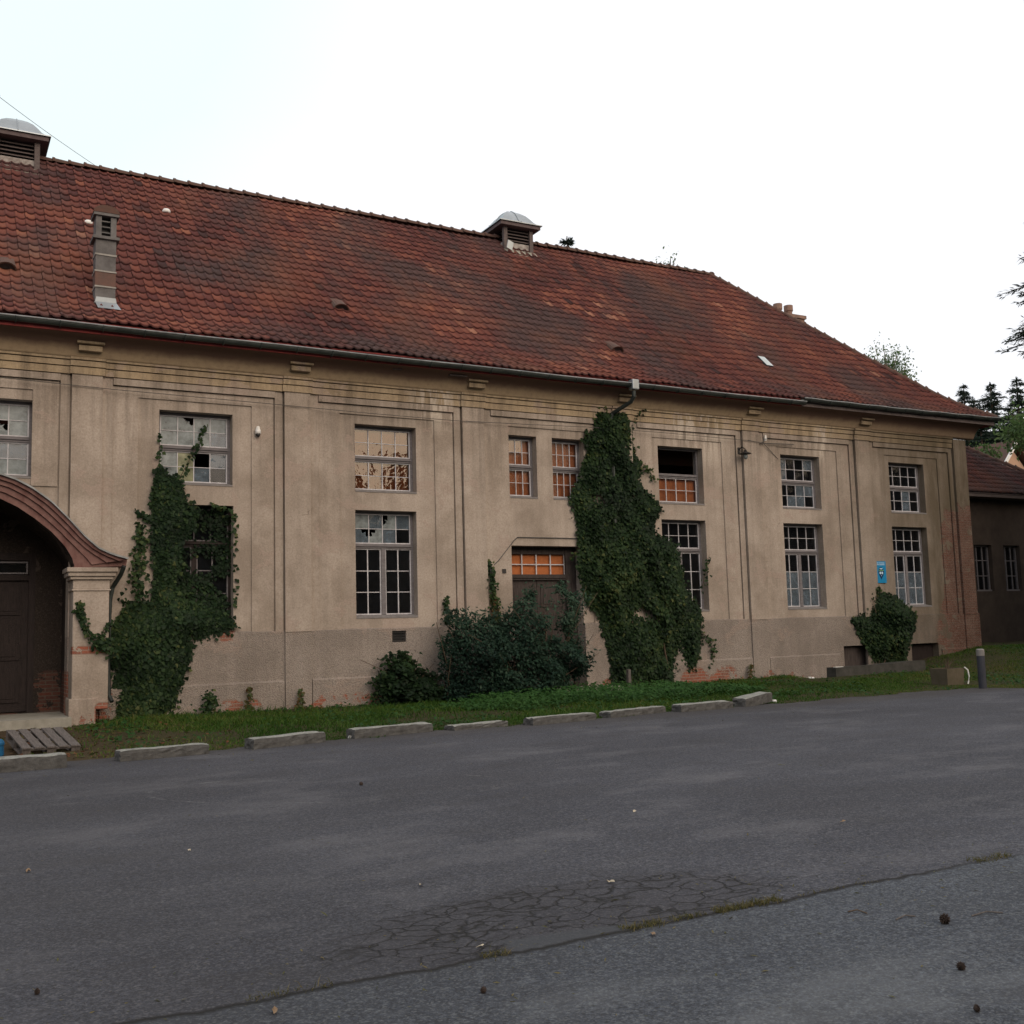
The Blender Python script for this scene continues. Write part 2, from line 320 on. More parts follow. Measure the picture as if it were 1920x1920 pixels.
# asphalt
k = NT('worn asphalt', .88, .3); p = k.pos(); P = k.xyz(p)
g1 = k.add(k.mul(k.noise(p, 110, 3, .75), .62), k.mul(k.noise(p, 34, 3, .75), .38)); g2 = k.vor(p, 95, 'F1', 'Color'); g2v = k.xyz(g2)[0]; big = k.noise(p, .30, 5, .6); med = k.noise(p, 1.7, 5, .65)
c = k.mix(k.mr(big, .33, .67), (.035, .039, .053), (.070, .076, .097))
c = k.mix(k.mr(med, .45, .75, 0., .35), c, (.086, .089, .103))
streak = k.noise(k.scale(p, (.25, 1.4, 1)), 1., 4, .6); c = k.mix(k.mr(streak, .52, .7, 0., .35), c, (.108, .111, .125))
c = k.mix(k.mr(g1, .46, .57, 0., .80), c, (.014, .014, .017)); c = k.mix(k.mr(g1, .44, .36, 0., .42), c, (.19, .20, .225))
gm_ = k.noise(p, 17, 4, .8); c = k.mix(k.mr(gm_, .46, .64, 0., .42), c, (.022, .022, .027)); c = k.mix(k.mr(gm_, .46, .30, 0., .34), c, (.16, .16, .168))
tone = k.noise(k.scale(p, (.55, 1.0, 1), (4, 7, 0)), .8, 6, .7); c = k.mix(k.mr(tone, .50, .64, 0., .40), c, (.034, .034, .040)); c = k.mix(k.mr(tone, .48, .34, 0., .40), c, (.135, .135, .147)); c = k.mix(k.mr(g2v, .72, .95, 0., .38), c, (.17, .17, .175))
warp = k.mul(k.ma('SUBTRACT', k.noise(k.comb(P[0], 0., 0.), 1.3, 5, .65), .5), .28)
ys = k.add(k.add(P[1], warp), k.mr(P[0], 0., 2., -.10, 0.))
nearside = k.mr(ys, -17.66, -17.60, 1., 0.)
c = k.mix(k.mul(nearside, .42), c, k.mix(1., c, (1.15, 1.36, 1.34), 'MULTIPLY'))
seam = k.mr(k.ma('ABSOLUTE', k.add(ys, 17.62)), .006, .036, 1., 0.); seam = k.mul(seam, k.mr(k.noise(k.comb(P[0], 0., 0.), 2.5, 4, .7), .30, .42, .35, 1.))
seam = k.mul(seam, k.mr(P[0], 5.4, 6.6, 1., .25))
ex = k.ma('DIVIDE', k.ma('SUBTRACT', P[0], 3.25), 1.45); ey = k.ma('DIVIDE', k.add(P[1], 17.12), .62)
el = k.add(k.add(k.mul(ex, ex), k.mul(ey, ey)), k.mul(k.ma('SUBTRACT', med, .5), 1.2))
zone = k.mul(k.mr(el, .75, 1.15, 1., 0.), k.ma('SUBTRACT', 1., nearside))
wn = k.n('ShaderNodeTexNoise'); k.put(wn.inputs['Vector'], p); wn.inputs['Scale'].default_value = 3.; wn.inputs['Detail'].default_value = 4
wa = k.n('ShaderNodeVectorMath', operation='MULTIPLY_ADD'); k.put(wa.inputs[0], wn.outputs['Color']); wa.inputs[1].default_value = (.45, .45, .45); k.put(wa.inputs[2], k.scale(p, (1, 1.7, 1)))
ce = k.vor(wa.outputs[0], 4.6, 'DISTANCE_TO_EDGE')
ck = k.mul(k.mr(ce, .002, k.mr(k.noise(p, 2.2, 4, .65), .36, .64, .022, .12), 1., 0.), zone); ck = k.mul(ck, k.mr(k.noise(p, 3, 4, .65), .34, .46, .0, 1.))
ce2 = k.vor(wa.outputs[0], 1.1, 'DISTANCE_TO_EDGE')
ck2 = k.mul(k.mr(ce2, .002, .012, .55, 0.), k.mul(k.mr(el, 1.2, 3.6, 1., 0.), k.ma('SUBTRACT', 1., nearside)))
c = k.mix(k.mul(zone, .36), c, (.034, .032, .037))
stn = k.mr(k.noise(k.scale(p, (.8, 1.3, 1), (5, 2, 0)), 1.1, 6, .68), .56, .70, 0., .5); c = k.mix(stn, c, (.032, .032, .036)); c = k.mix(k.mr(P[0], 1., 5., .30, 0.), c, (.035, .034, .036))
rep_p = k.mul(k.mul(k.mr(P[0], 2.62, 2.66, 0., 1.), k.mr(P[0], 3.30, 3.50, 1., 0.)), k.mul(k.mr(ys, -17.62, -17.60, 0., 1.), k.mr(k.add(ys, k.mul(k.ma('SUBTRACT', P[0], 2.62), .16)), -17.40, -17.37, 1., 0.)))
c = k.mix(k.mul(rep_p, .5), c, (.050, .057, .064)); ck = k.mul(ck, k.ma('SUBTRACT', 1., rep_p))
c = k.mix(k.ma('MAXIMUM', k.ma('MAXIMUM', ck, ck2), seam), c, (.010, .010, .010))
# chalk ring
cx = k.ma('DIVIDE', k.ma('SUBTRACT', P[0], 3.80), 1.72); cyy = k.ma('DIVIDE', k.add(k.add(P[1], 11.5), k.mul(k.ma('SUBTRACT', P[0], 3.8), .38)), 1.08)
rr = k.ma('SQRT', k.add(k.mul(cx, cx), k.mul(cyy, cyy)))
ring = k.mul(k.mr(k.ma('ABSOLUTE', k.ma('SUBTRACT', rr, 1.)), .006, .022, 1., 0.), k.mr(k.noise(p, 1.6, 5, .75), .50, .62, 0., .32))
c = k.mix(ring, c, (.30, .30, .30))
edge = k.mr(k.add(P[1], k.mul(k.ma('SUBTRACT', med, .5), .8)), -7.7, -6.9, 0., .5); c = k.mix(edge, c, (.045, .040, .036))
k.col(c)
h = k.add(k.add(k.mul(g1, .6), k.mul(g2v, .5)), k.mul(gm_, .5)); h = k.ma('SUBTRACT', h, k.mul(k.ma('MAXIMUM', ck, seam), 2.5)); k.bump(h, .55, .012); M['asphalt'] = k.m

k = NT('earth', .95, .1); p = k.pos(); P = k.xyz(p)
c = k.mix(k.mr(k.noise(p, 1.4, 5, .65), .35, .65), (.035, .045, .016), (.055, .045, .028))
c = k.mix(k.mr(k.noise(p, 14, 4, .7), .5, .75, 0., .7), c, (.085, .066, .042)); c = k.mix(k.mul(k.mr(P[0], 1.5, 4.2, 1., 0.), .75), c, (.075, .05, .033))
k.col(c); k.bump(k.noise(p, 18, 5, .7), .9, .05); M['earth'] = k.m

# ------------------------------------------------------------------ mesh helpers
def tag(o, label=None, cat=None, group=None, kind=None):
    if label: o['label'] = label
    if cat: o['category'] = cat
    if group: o['group'] = group
    if kind: o['kind'] = kind
    return o
def wloc(o):
    v = Vector((0, 0, 0))
    while o: v = v + o.location; o = o.parent
    return v
def empty(name, loc, label, cat, group=None):
    o = bpy.data.objects.new(name, None); o.empty_display_size = .2; COL.objects.link(o); o.location = loc
    return tag(o, label, cat, group)
def link(name, me, parent=None, origin=None, smooth=False):
    """world-space mesh -> object standing at its origin (or at its parent's)"""
    o = bpy.data.objects.new(name, me); COL.objects.link(o)
    base = Vector(origin) if origin is not None else (wloc(parent) if parent else Vector((0, 0, 0)))
    if base.length > 0: me.transform(Matrix.Translation(-base))
    if parent: o.parent = parent; o.location = base - wloc(parent)
    else: o.location = base
    if smooth:
        for q in me.polygons: q.use_smooth = True
    return o
class MB:
    def __init__(s): s.v = []; s.f = []; s.mi = []; s.tint = []
    def add(s, vs, fs, mi=0, tint=None):
        o = len(s.v); s.v.extend([tuple(x) for x in vs]); s.f.extend([tuple(i+o for i in f) for f in fs]); s.mi.extend([mi]*len(fs))
        s.tint.extend([.5 if tint is None else tint]*len(fs)); return s
    def box(s, x0, x1, y0, y1, z0, z1, mi=0, tint=None, jit=0):
        vs = [(x0, y0, z0), (x1, y0, z0), (x1, y1, z0), (x0, y1, z0), (x0, y0, z1), (x1, y0, z1), (x1, y1, z1), (x0, y1, z1)]
        if jit: vs = [tuple(c+random.uniform(-jit, jit) for c in q) for q in vs]
        return s.add(vs, [(0, 3, 2, 1), (4, 5, 6, 7), (0, 1, 5, 4), (1, 2, 6, 5), (2, 3, 7, 6), (3, 0, 4, 7)], mi, tint)
    def tube(s, pts, r, n=6, mi=0, cap=True, r2=None, tint=None):
        pts = [Vector(q) for q in pts]; rings = []
        for i, q in enumerate(pts):
            d = (pts[min(i+1, len(pts)-1)] - pts[max(i-1, 0)]).normalized()
            a = d.cross(Vector((0, 0, 1)));
            if a.length < 1e-3: a = d.cross(Vector((0, 1, 0)))
            a.normalize(); b = d.cross(a)
            rad = r if r2 is None else r + (r2-r)*i/max(1, len(pts)-1)
            rings.append([q + (a*math.cos(2*math.pi*j/n) + b*math.sin(2*math.pi*j/n))*rad for j in range(n)])
        vs = [x for rg in rings for x in rg]; fs = []
        for i in range(len(pts)-1):
            for j in range(n): fs.append((i*n+j, i*n+(j+1) % n, (i+1)*n+(j+1) % n, (i+1)*n+j))
        if cap: fs.append(tuple(range(n-1, -1, -1))); fs.append(tuple((len(pts)-1)*n+j for j in range(n)))
        return s.add(vs, fs, mi, tint)
    def lathe(s, prof, c, n=16, mi=0):
        vs = []; fs = []
        for (r, z) in prof:
            for j in range(n): a = 2*math.pi*j/n; vs.append((c[0]+r*math.cos(a), c[1]+r*math.sin(a), c[2]+z))
        for i in range(len(prof)-1):
            for j in range(n): fs.append((i*n+j, i*n+(j+1) % n, (i+1)*n+(j+1) % n, (i+1)*n+j))
        fs.append(tuple(range(n-1, -1, -1))); fs.append(tuple((len(prof)-1)*n+j for j in range(n)))
        return s.add(vs, fs, mi)
    def extrude_y(s, poly, y0, y1, mi=0):
        """polygon in (x,z) pushed from y0 to y1"""
        n = len(poly); vs = [(x, y0, z) for x, z in poly] + [(x, y1, z) for x, z in poly]
        fs = [tuple(range(n)), tuple(range(2*n-1, n-1, -1))] + [(i, i+n, (i+1) % n+n, (i+1) % n) for i in range(n)]
        return s.add(vs, fs, mi)
    def extrude_x(s, poly, x0, x1, mi=0):
        n = len(poly); vs = [(x0, y, z) for y, z in poly] + [(x1, y, z) for y, z in poly]
        fs = [tuple(range(n)), tuple(range(2*n-1, n-1, -1))] + [(i, i+n, (i+1) % n+n, (i+1) % n) for i in range(n)]
        return s.add(vs, fs, mi)
    def build(s, name, mats, parent=None, origin=None, smooth=False, bevel=0, fix=True):
        me = bpy.data.meshes.new(name); me.from_pydata(s.v, [], s.f)
        if not isinstance(mats, (list, tuple)): mats = [mats]
        for q in mats: me.materials.append(q)
        me.polygons.foreach_set('material_index', s.mi)
        a = me.attributes.new('tint', 'FLOAT', 'FACE'); a.data.foreach_set('value', s.tint)
        if fix:
            import bmesh
            bm = bmesh.new(); bm.from_mesh(me); bmesh.ops.recalc_face_normals(bm, faces=bm.faces); bm.to_mesh(me); bm.free()
        o = link(name, me, parent, origin, smooth)
        if bevel:
            b = o.modifiers.new('bevel', 'BEVEL'); b.width = bevel; b.segments = 2; b.limit_method = 'ANGLE'
        return o
def mesh_np(name, V, F, mats, tint=None, parent=None, origin=None, smooth=False):
    V = np.asarray(V, np.float32); F = np.asarray(F, np.int32); k = F.shape[1]
    me = bpy.data.meshes.new(name); me.vertices.add(len(V)); me.vertices.foreach_set('co', V.ravel())
    me.loops.add(F.size); me.loops.foreach_set('vertex_index', F.ravel())
    me.polygons.add(len(F)); me.polygons.foreach_set('loop_start', np.arange(0, F.size, k, dtype=np.int32))
    me.update(calc_edges=True); me.validate()
    me.materials.append(mats)
    if tint is not None:
        a = me.attributes.new('tint', 'FLOAT', 'FACE'); a.data.foreach_set('value', np.asarray(tint, np.float32))
    return link(name, me, parent, origin, smooth)

# leaves
LEAF = {
 'ivy': (np.array([(0, 0, 0), (-.50, .18, -.12), (-.34, .55, -.06), (0, 1.0, -.10), (.34, .55, -.06), (.50, .18, -.12)]), np.array([(0, 2, 1), (0, 3, 2), (0, 4, 3), (0, 5, 4)])),
 'long': (np.array([(0, 0, 0), (-.24, .45, -.08), (0, 1, -.16), (.24, .45, -.08)]), np.array([(0, 2, 1), (0, 3, 2)])),
 'spray': (np.array([(0, 0, 0), (-.13, .45, .03), (0, 1, -.08), (.13, .45, -.03)]), np.array([(0, 2, 1), (0, 3, 2)])),
 'card': (np.array([(0, 0, 0), (-.28, .5, .05), (0, 1, -.1), (.28, .5, -.05)]), np.array([(0, 2, 1), (0, 3, 2)])),
}
def leaf_arrays(P, N, T, size, tint, shape):
    """P positions, N facing normals, T pointing directions"""
    tv, tf = LEAF[shape]
    N = N/np.linalg.norm(N, axis=1, keepdims=True)
    T = T - N*(T*N).sum(1, keepdims=True); T = T/(np.linalg.norm(T, axis=1, keepdims=True)+1e-9)
    B = np.cross(N, T)
    V = P[:, None, :] + size[:, None, None]*(tv[None, :, 0:1]*B[:, None, :] + tv[None, :, 1:2]*T[:, None, :] + tv[None, :, 2:3]*N[:, None, :])
    n = len(P); F = (tf[None] + (np.arange(n)*len(tv))[:, None, None]).reshape(-1, 3)
    return V.reshape(-1, 3), F, np.repeat(np.clip(tint, 0, 1), len(tf))
def lump(x, z, sc=2.2, seed=0):
    r = np.random.default_rng(seed); s = 0
    for i in range(7):
        a, b, ph = r.uniform(-1, 1)*sc*(1+.5*i), r.uniform(-1, 1)*sc*(1+.5*i), r.uniform(0, 6.28)
        s = s + np.sin(a*x+b*z+ph)/(1+.35*i)
    return s/2.2
def in_poly(x, z, poly):
    inside = np.zeros(len(x), bool); n = len(poly); j = n-1
    for i in range(n):
        xi, zi = poly[i]; xj, zj = poly[j]
        c = ((zi > z) != (zj > z)) & (x < (xj-xi)*(z-zi)/(zj-zi+1e-12)+xi); inside ^= c; j = i
    return inside
def edge_dist(x, z, poly):
    d = np.full(len(x), 1e9); n = len(poly)
    for i in range(n):
        a = np.array(poly[i]); b = np.array(poly[(i+1) % n]); ab = b-a
        t = np.clip(((x-a[0])*ab[0]+(z-a[1])*ab[1])/(ab@ab+1e-12), 0, 1)
        d = np.minimum(d, np.hypot(x-a[0]-t*ab[0], z-a[1]-t*ab[1]))
    return d
def climber_points(poly, n, tmax, y0, seed, gap=-.9, fuzz=.05):
    r = np.random.default_rng(seed); pl = np.array(poly); lo, hi = pl.min(0)-.1, pl.max(0)+.1
    X = np.zeros(0); Z = np.zeros(0)
    while len(X) < n:
        x = r.uniform(lo[0], hi[0], n*2); z = r.uniform(lo[1], hi[1], n*2)
        k = in_poly(x+r.normal(0, fuzz, len(x)), z+r.normal(0, fuzz, len(x)), poly) & (lump(x, z, 3.0, seed+5) > gap+r.normal(0, .25, len(x)))
        X = np.concatenate([X, x[k]]); Z = np.concatenate([Z, z[k]])
    X, Z = X[:n], Z[:n]
    th = np.clip(edge_dist(X, Z, poly)*.9+.05, .04, tmax)*(.65+.45*lump(X, Z, 3.5, seed)).clip(.25, 1.3)
    Y = y0 - .02 - th*np.sqrt(r.uniform(.05, 1, n))
    return X, Y, Z, th
def climber(name, parent, poly, n, tmax, y0, seed, mat='ivy', size=(.07, .14), red=None, shape='ivy', gap=-.9, down=1.0, toff=0.):
    r = np.random.default_rng(seed+1)
    X, Y, Z, th = climber_points(poly, n, tmax, y0, seed, gap)
    P = np.stack([X, Y, Z], 1)
    N = np.stack([r.normal(0, .55, n), -np.ones(n), r.normal(.25, .45, n)], 1)
    T = np.stack([r.normal(0, .5, n), r.normal(-.25, .3, n), -down*np.ones(n)+r.normal(0, .5, n)], 1)
    sz = r.uniform(size[0], size[1], n)
    t = .38+.22*lump(X, Z, 2.6, seed+9)+r.normal(0, .17, n)+toff+np.where(r.random(n) < .03, .5, 0)
    V, F, tt = leaf_arrays(P, N, T, sz, t, shape)
    return mesh_np(name, V, F, M[mat], tt, parent)
def stems(name, parent, lines, r=.012, mat='twig'):
    b = MB()
    for pts in lines: b.tube(pts, r, 5, r2=r*.4)
    return b.build(name, M[mat], parent)
def strand(name, parent, pts, n, width, y0, seed, mat='ivy', size=(.06, .10)):
    """leaves along a thin runner"""
    r = np.random.default_rng(seed); pts = np.array(pts, float); seg = np.linalg.norm(np.diff(pts, axis=0), axis=1); cum = np.concatenate([[0], np.cumsum(seg)])
    s = r.uniform(0, cum[-1], n); P = np.stack([np.interp(s, cum, pts[:, i]) for i in range(3)], 1)
    wv = width*(1-.55*s/cum[-1]); P[:, 0] += r.normal(0, 1, n)*wv*.5; P[:, 2] += r.normal(0, 1, n)*wv*.4; P[:, 1] += -np.abs(r.normal(0, 1, n))*wv*.5
    N = np.stack([r.normal(0, .6, n), -np.ones(n), r.normal(.2, .5, n)], 1); T = np.stack([r.normal(0, .6, n), r.normal(-.2, .3, n), -1+r.normal(0, .6, n)], 1)
    V, F, tt = leaf_arrays(P, N, T, r.uniform(*size, n), .5+.2*lump(P[:, 0], P[:, 2], 4, seed)+r.normal(0, .2, n), 'ivy')
    return mesh_np(name, V, F, M[mat], tt, parent)
def pxpoly(pts, y): return [XZ(a, b, y) for a, b in pts]

# ------------------------------------------------------------------ ground
def sstep(a, b, x): t = np.clip((x-a)/(b-a), 0, 1); return t*t*(3-2*t)
def ground_z(x, y):
    x = np.asarray(x, float); y = np.asarray(y, float)
    z = .55*sstep(24.2, 29.5, x)*sstep(-5.6, -.4, y) + .10*sstep(13, 21, x)*sstep(-5.5, -1, y)
    z = z - .12*np.where((x > 21) & (x < 24.8) & (y > -1.3) & (y < .5), 1, 0)
    z = z + .06*sstep(-6.3, -3, y)*sstep(0, 4, x)*(1-sstep(3, 12, x))
    z = z + 22*sstep(24, 150, y+ .35*(x-40)) * sstep(10, 60, x+y) + 16*sstep(-66, -150, y)
    return z - .012*(1-sstep(-7.2, -6.2, y)) + np.where((y > -5.5) & (y < 20), .02*np.sin(3.1*x)*np.sin(2.3*y+1), 0)
gx = np.concatenate([np.linspace(-420, -14, 24), np.linspace(-12, 46, 150), np.linspace(48, 90, 22), np.linspace(100, 420, 18)])
gy = np.concatenate([np.linspace(-420, -24, 20), np.linspace(-20, -9, 12), np.linspace(-8, 4, 70), np.linspace(4.5, 60, 60), np.linspace(66, 420, 36)])
XX, YY = np.meshgrid(gx, gy); V = np.stack([XX.ravel(), YY.ravel(), ground_z(XX, YY).ravel()], 1)
nx = len(gx); ii, jj = np.meshgrid(np.arange(nx-1), np.arange(len(gy)-1)); a = (jj*nx+ii).ravel()
F = np.stack([a, a+1, a+1+nx, a+nx], 1)
tag(mesh_np('ground', V, F, M['earth'], smooth=True), kind='structure')
# asphalt lot with a ragged edge
def lot_edge(x):
    base = -6.86+(x-1)*.036 if x < 20.6 else -6.15-min(1.15, (x-20.6)*1.9)
    return base + .10*math.sin(2.7*x+1)+.06*math.sin(7.9*x)+.03*math.sin(19*x)
xs = [-60, -30] + list(np.arange(-12, 24, .12)) + [30, 60, 120]
vs = []; fs = []
for i, x in enumerate(xs): vs += [(x, -120, .004), (x, lot_edge(x), .004), (x, lot_edge(x)+.03, -.05)]
for i in range(len(xs)-1):
    a = 3*i; fs += [(a, a+3, a+4, a+1), (a+1, a+4, a+5, a+2)]
b = MB(); b.add(vs, fs); tag(b.build('parking_lot', M['asphalt']), kind='structure')

# ------------------------------------------------------------------ the factory building
XL, XR, YB = -9.0, 29.0, 11.06
PIT = 4.31
PX = [2.47+PIT*i for i in range(-3, 7)]                # main pilaster left edges
bld = empty('factory_building', (10, 0, 0), 'long derelict beige factory building with red tiled hipped roof', 'building')
ZP, ZT = 1.68, 7.2
def facade(b, x0, x1, z0, z1, y, depth, holes, mi=0, sub=.6):
    xs = sorted({x0, x1, *[h[i] for h in holes for i in (0, 1) if x0 < h[i] < x1]}); zs = sorted({z0, z1, *[h[i] for h in holes for i in (2, 3) if z0 < h[i] < z1]})
    def opened(i, j):
        if i < 0 or j < 0 or i >= len(xs)-1 or j >= len(zs)-1: return None
        cx, cz = (xs[i]+xs[i+1])/2, (zs[j]+zs[j+1])/2
        return any(h[0] < cx < h[1] and h[2] < cz < h[3] for h in holes)
    for i in range(len(xs)-1):
        for j in range(len(zs)-1):
            xa, xb, za, zb = xs[i], xs[i+1], zs[j], zs[j+1]
            if not opened(i, j):
                b.add([(xa, y, za), (xb, y, za), (xb, y, zb), (xa, y, zb)], [(0, 1, 2, 3)], mi)
                b.add([(xa, y+depth, za), (xb, y+depth, za), (xb, y+depth, zb), (xa, y+depth, zb)], [(3, 2, 1, 0)], mi)
            else:
                if opened(i-1, j) is False: b.add([(xa, y, za), (xa, y+depth, za), (xa, y+depth, zb), (xa, y, zb)], [(0, 1, 2, 3)], mi)
                if opened(i+1, j) is False: b.add([(xb, y, za), (xb, y+depth, za), (xb, y+depth, zb), (xb, y, zb)], [(3, 2, 1, 0)], mi)
                if opened(i, j-1) is False: b.add([(xa, y, za), (xb, y, za), (xb, y+depth, za), (xa, y+depth, za)], [(0, 1, 2, 3)], mi)
                if opened(i, j+1) is False: b.add([(xa, y, zb), (xb, y, zb), (xb, y+depth, zb), (xa, y+depth, zb)], [(3, 2, 1, 0)], mi)
UPW = [(-4.02, -2.5), (.27, 1.79), (4.17, 5.68), (8.43, 9.93), (12.23, 13.17), (13.62, 14.55), (16.87, 18.36), (21.16, 22.65), (25.5, 27.03)]
LOW = [(4.17, 5.70), (8.42, 9.91), (16.9, 18.36), (21.14, 22.63), (25.47, 26.99)]
holes = [(a, c, 4.79, 6.31) for a, c in UPW] + [(a, c, 1.95, 4.35) for a, c in LOW]
DOOR = (12.38, 14.38, .14, 3.6); PDOOR = (-1.42, 2.48, .20, 3.1)
_ix = [1.06, 1.2, 1.50, 1.80, 2.10, 2.33, 2.48]; _iz = [4.36, 4.27, 4.12, 3.91, 3.66, 3.40, 3.1]
holes += [DOOR, PDOOR]+[(2*.53-q, q, 3.05, float(np.interp(q-.14, _ix, _iz))+.2) for q in np.linspace(1.1, 2.62, 16)]
b = MB()
facade(b, XL, XR, ZP, ZT, 0, .42, holes)
# side and back walls
b.box(XR-.4, XR, .42, YB, -.5, ZT+.6); b.box(XL, XL+.4, .42, YB, -.5, ZT+.6); b.box(XL, XR, YB-.4, YB, -.5, ZT+.6)
b.add([(XR, 0, ZP), (XR, .42, ZP), (XR, .42, ZT), (XR, 0, ZT)], [(0, 1, 2, 3)])
# proud margins round each bay's sunk panel
for i in range(len(PX)-1):
    x0, x1 = PX[i]+.78, PX[i+1]-.20
    if x0 > XR-1: continue
    x1 = min(x1, XR-.7)
    zb_ = 4.62 if x0 < .5 < x1 else ZP
    b.box(x0-.012, x0+.50, -.03, .02, zb_, 6.72); b.box(x1-.50, x1-.030, -.03, .02, zb_, 6.72); b.box(x0+.5, x1-.5, -.03, .02, 6.52, 6.72)
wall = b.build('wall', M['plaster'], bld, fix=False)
# plinth
b = MB(); ph = [DOOR, PDOOR, (9.24, 9.58, 1.38, 1.63), (23.12, 24.2, -.1, .85), (25.9, 27.08, -.1, .83)]
facade(b, XL, XR+.06, -.6, ZP, -.06, .48, ph)
for xa, xb in ((XL, PDOOR[0]), (PDOOR[1], DOOR[0]), (DOOR[1], XR+.06)):
    b.add([(xa, -.06, ZP), (xb, -.06, ZP), (xb, .0, ZP+.025), (xa, .0, ZP+.025)], [(0, 1, 2, 3)])
b.add([(XR+.06, -.06, -.6), (XR+.06, .42, -.6), (XR+.06, .42, ZP), (XR+.06, -.06, ZP)], [(0, 1, 2, 3)])
for i in range(len(PX)-1):                              # lower ledge course in each bay
    for xa, xb in ((PX[i]+.60, PX[i+1]-.02),):
        if xa < 12.2 < xb or xa < 0 < xb: continue
        segs = [(xa, min(xb, XR))]
        segs = [(xa, min(xb, XR, 22.95)), (max(xa, 27.2), min(xb, XR))]
        for p0, p1 in segs:
            if p1 > p0+.2: b.extrude_x([(-.04, -.6), (-.10, -.6), (-.10, .62), (-.055, .66)], p0, p1)
for x in PX:
    if x < XR and not (PDOOR[0] < x+.3 < PDOOR[1]): b.box(x, min(x+.58, XR+.07), -.105, -.05, -.6, ZP+.004)
plinth = b.build('plinth', M['roughcast'], bld, fix=False)
b = MB(); b.box(9.24, 9.58, .1, .14, 1.36, 1.66); [b.box(9.24, 9.58, -.02, .0, 1.40+.06*i, 1.425+.06*i) for i in range(4)]
b.build('vent_grille', M['black'], bld)
b = MB(); b.box(23.12, 23.75, .12, .16, -.1, .85); b.box(23.78, 24.2, .16, .2, -.1, .85); b.build('cellar_shutter', M['doorgrey'], bld)
b = MB(); b.box(25.9, 27.08, .16, .2, -.1, .83); b.build('cellar_shutter', M['door'], bld)

# pilasters with brackets
for i, x in enumerate(PX):
    if x > XR: continue
    x1 = min(x+.58, XR+.02)
    b = MB(); zl = 3.9 if i == 3 else ZP; zr = 4.0 if i == 2 else ZP; b.box(x-.20, x-.03, -.055, .03, zl, 7.16); b.box(x1-.01, min(x+.78, XR+.01), -.055, .03, zr, 7.16) if x+.78 < XR else None; b.box(x, x1, -.12, -.0, ZP-.01, 7.17)
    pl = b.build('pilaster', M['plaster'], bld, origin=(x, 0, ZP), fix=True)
    if x < 28:
        b = MB(); b.box(x+.09, x+.53, -.34, -.06, 7.32, 7.43); b.box(x+.05, x+.57, -.42, -.06, 7.45, 7.50); b.box(x+.09, x+.53, -.36, -.06, 7.50, 7.60)
        b.build('bracket', M['ochre'], pl, bevel=.01)
    # bands of the cornice returning round the pilaster
    if x+.7 < XR:
        b = MB()
        for z0, z1, pr in ((6.885, 7.025, .15), (7.042, 7.150, .175), (7.166, 7.215, .205)): b.box(x-.04, x+.62, -pr, -.06, z0, z1)
        b.build('moulding', M['ochre'], pl)
# frieze and its bands, bay by bay
for i in range(len(PX)-1):
    x0, x1 = PX[i]+.78, min(PX[i+1]-.20, XR-.7)
    if x0 > XR-1: continue
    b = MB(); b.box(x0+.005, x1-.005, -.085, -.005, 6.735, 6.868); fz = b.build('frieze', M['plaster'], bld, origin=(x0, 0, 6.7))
    b = MB()
    for z0, z1, pr in ((6.885, 7.025, .105), (7.042, 7.150, .13), (7.166, 7.215, .165)): b.box(x0-.15, x1+.16, -pr, -.03, z0, z1)
    b.build('moulding', M['ochre'], fz)
# cove, fascia
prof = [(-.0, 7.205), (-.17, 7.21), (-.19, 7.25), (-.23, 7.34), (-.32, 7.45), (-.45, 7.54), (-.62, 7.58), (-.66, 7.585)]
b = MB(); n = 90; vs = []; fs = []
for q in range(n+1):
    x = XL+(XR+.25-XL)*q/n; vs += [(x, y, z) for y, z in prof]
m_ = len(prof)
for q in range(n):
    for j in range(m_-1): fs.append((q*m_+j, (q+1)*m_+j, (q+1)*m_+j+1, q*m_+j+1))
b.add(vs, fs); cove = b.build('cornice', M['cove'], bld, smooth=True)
b = MB(); b.box(10.6, 11.05, -.52, -.40, 7.51, 7.535); b.box(9.2, 9.4, -.50, -.42, 7.525, 7.545); b.build('broken_plaster', M['darkwood'], cove)
b = MB(); b.box(XL, 21.4, -.70, -.655, 7.58, 7.80); b.box(21.4, XR+.62, -.695, -.655, 7.585, 7.80, 1); b.box(XL, XR+.5, -.66, .1, 7.60, 7.64)
b.box(XR+.57, XR+.62, -.65, YB+.6, 7.58, 7.80); b.box(XR-.1, XR+.57, .1, YB+.6, 7.58, 7.62); b.build('fascia', [M['fascia'], M['darkwood']], bld)

# ------------------------------------------------------------------ roof
PROF = [(-.72, 7.79), (0.0, 8.24), (.75, 8.89), (5.53, 13.56)]
RIDGE_Y, HIPX, EAVE_X = 5.53, 23.55, 29.72
SEG = [math.hypot(PROF[i+1][0]-PROF[i][0], PROF[i+1][1]-PROF[i][1]) for i in range(3)]; CUM = [0, SEG[0], SEG[0]+SEG[1], sum(SEG)]
def prof_at(s):
    s = max(-.06, s); i = 0 if s < CUM[1] else (1 if s < CUM[2] else 2)
    t = (s-CUM[i])/SEG[i]; a, c = PROF[i], PROF[i+1]; d = Vector((c[0]-a[0], c[1]-a[1])).normalized()
    return a[0]+(c[0]-a[0])*t, a[1]+(c[1]-a[1])*t, -d.y, d.x          # y, z, normal (y,z)
def hip_x(y): return EAVE_X-(y+.72)*(EAVE_X-HIPX)/(RIDGE_Y+.72)
def roof_wave(u, s): return .018*math.sin(.9*u+.7*s)+.012*math.sin(2.3*u-1.1*s)+.02*math.sin(.31*u)
XSEC = [(0, .030), (.16, .040), (.30, .016), (.55, .002), (.80, .006), (.97, .022)]
TW, EXPO = .205, .33
rows = int(CUM[3]/EXPO)
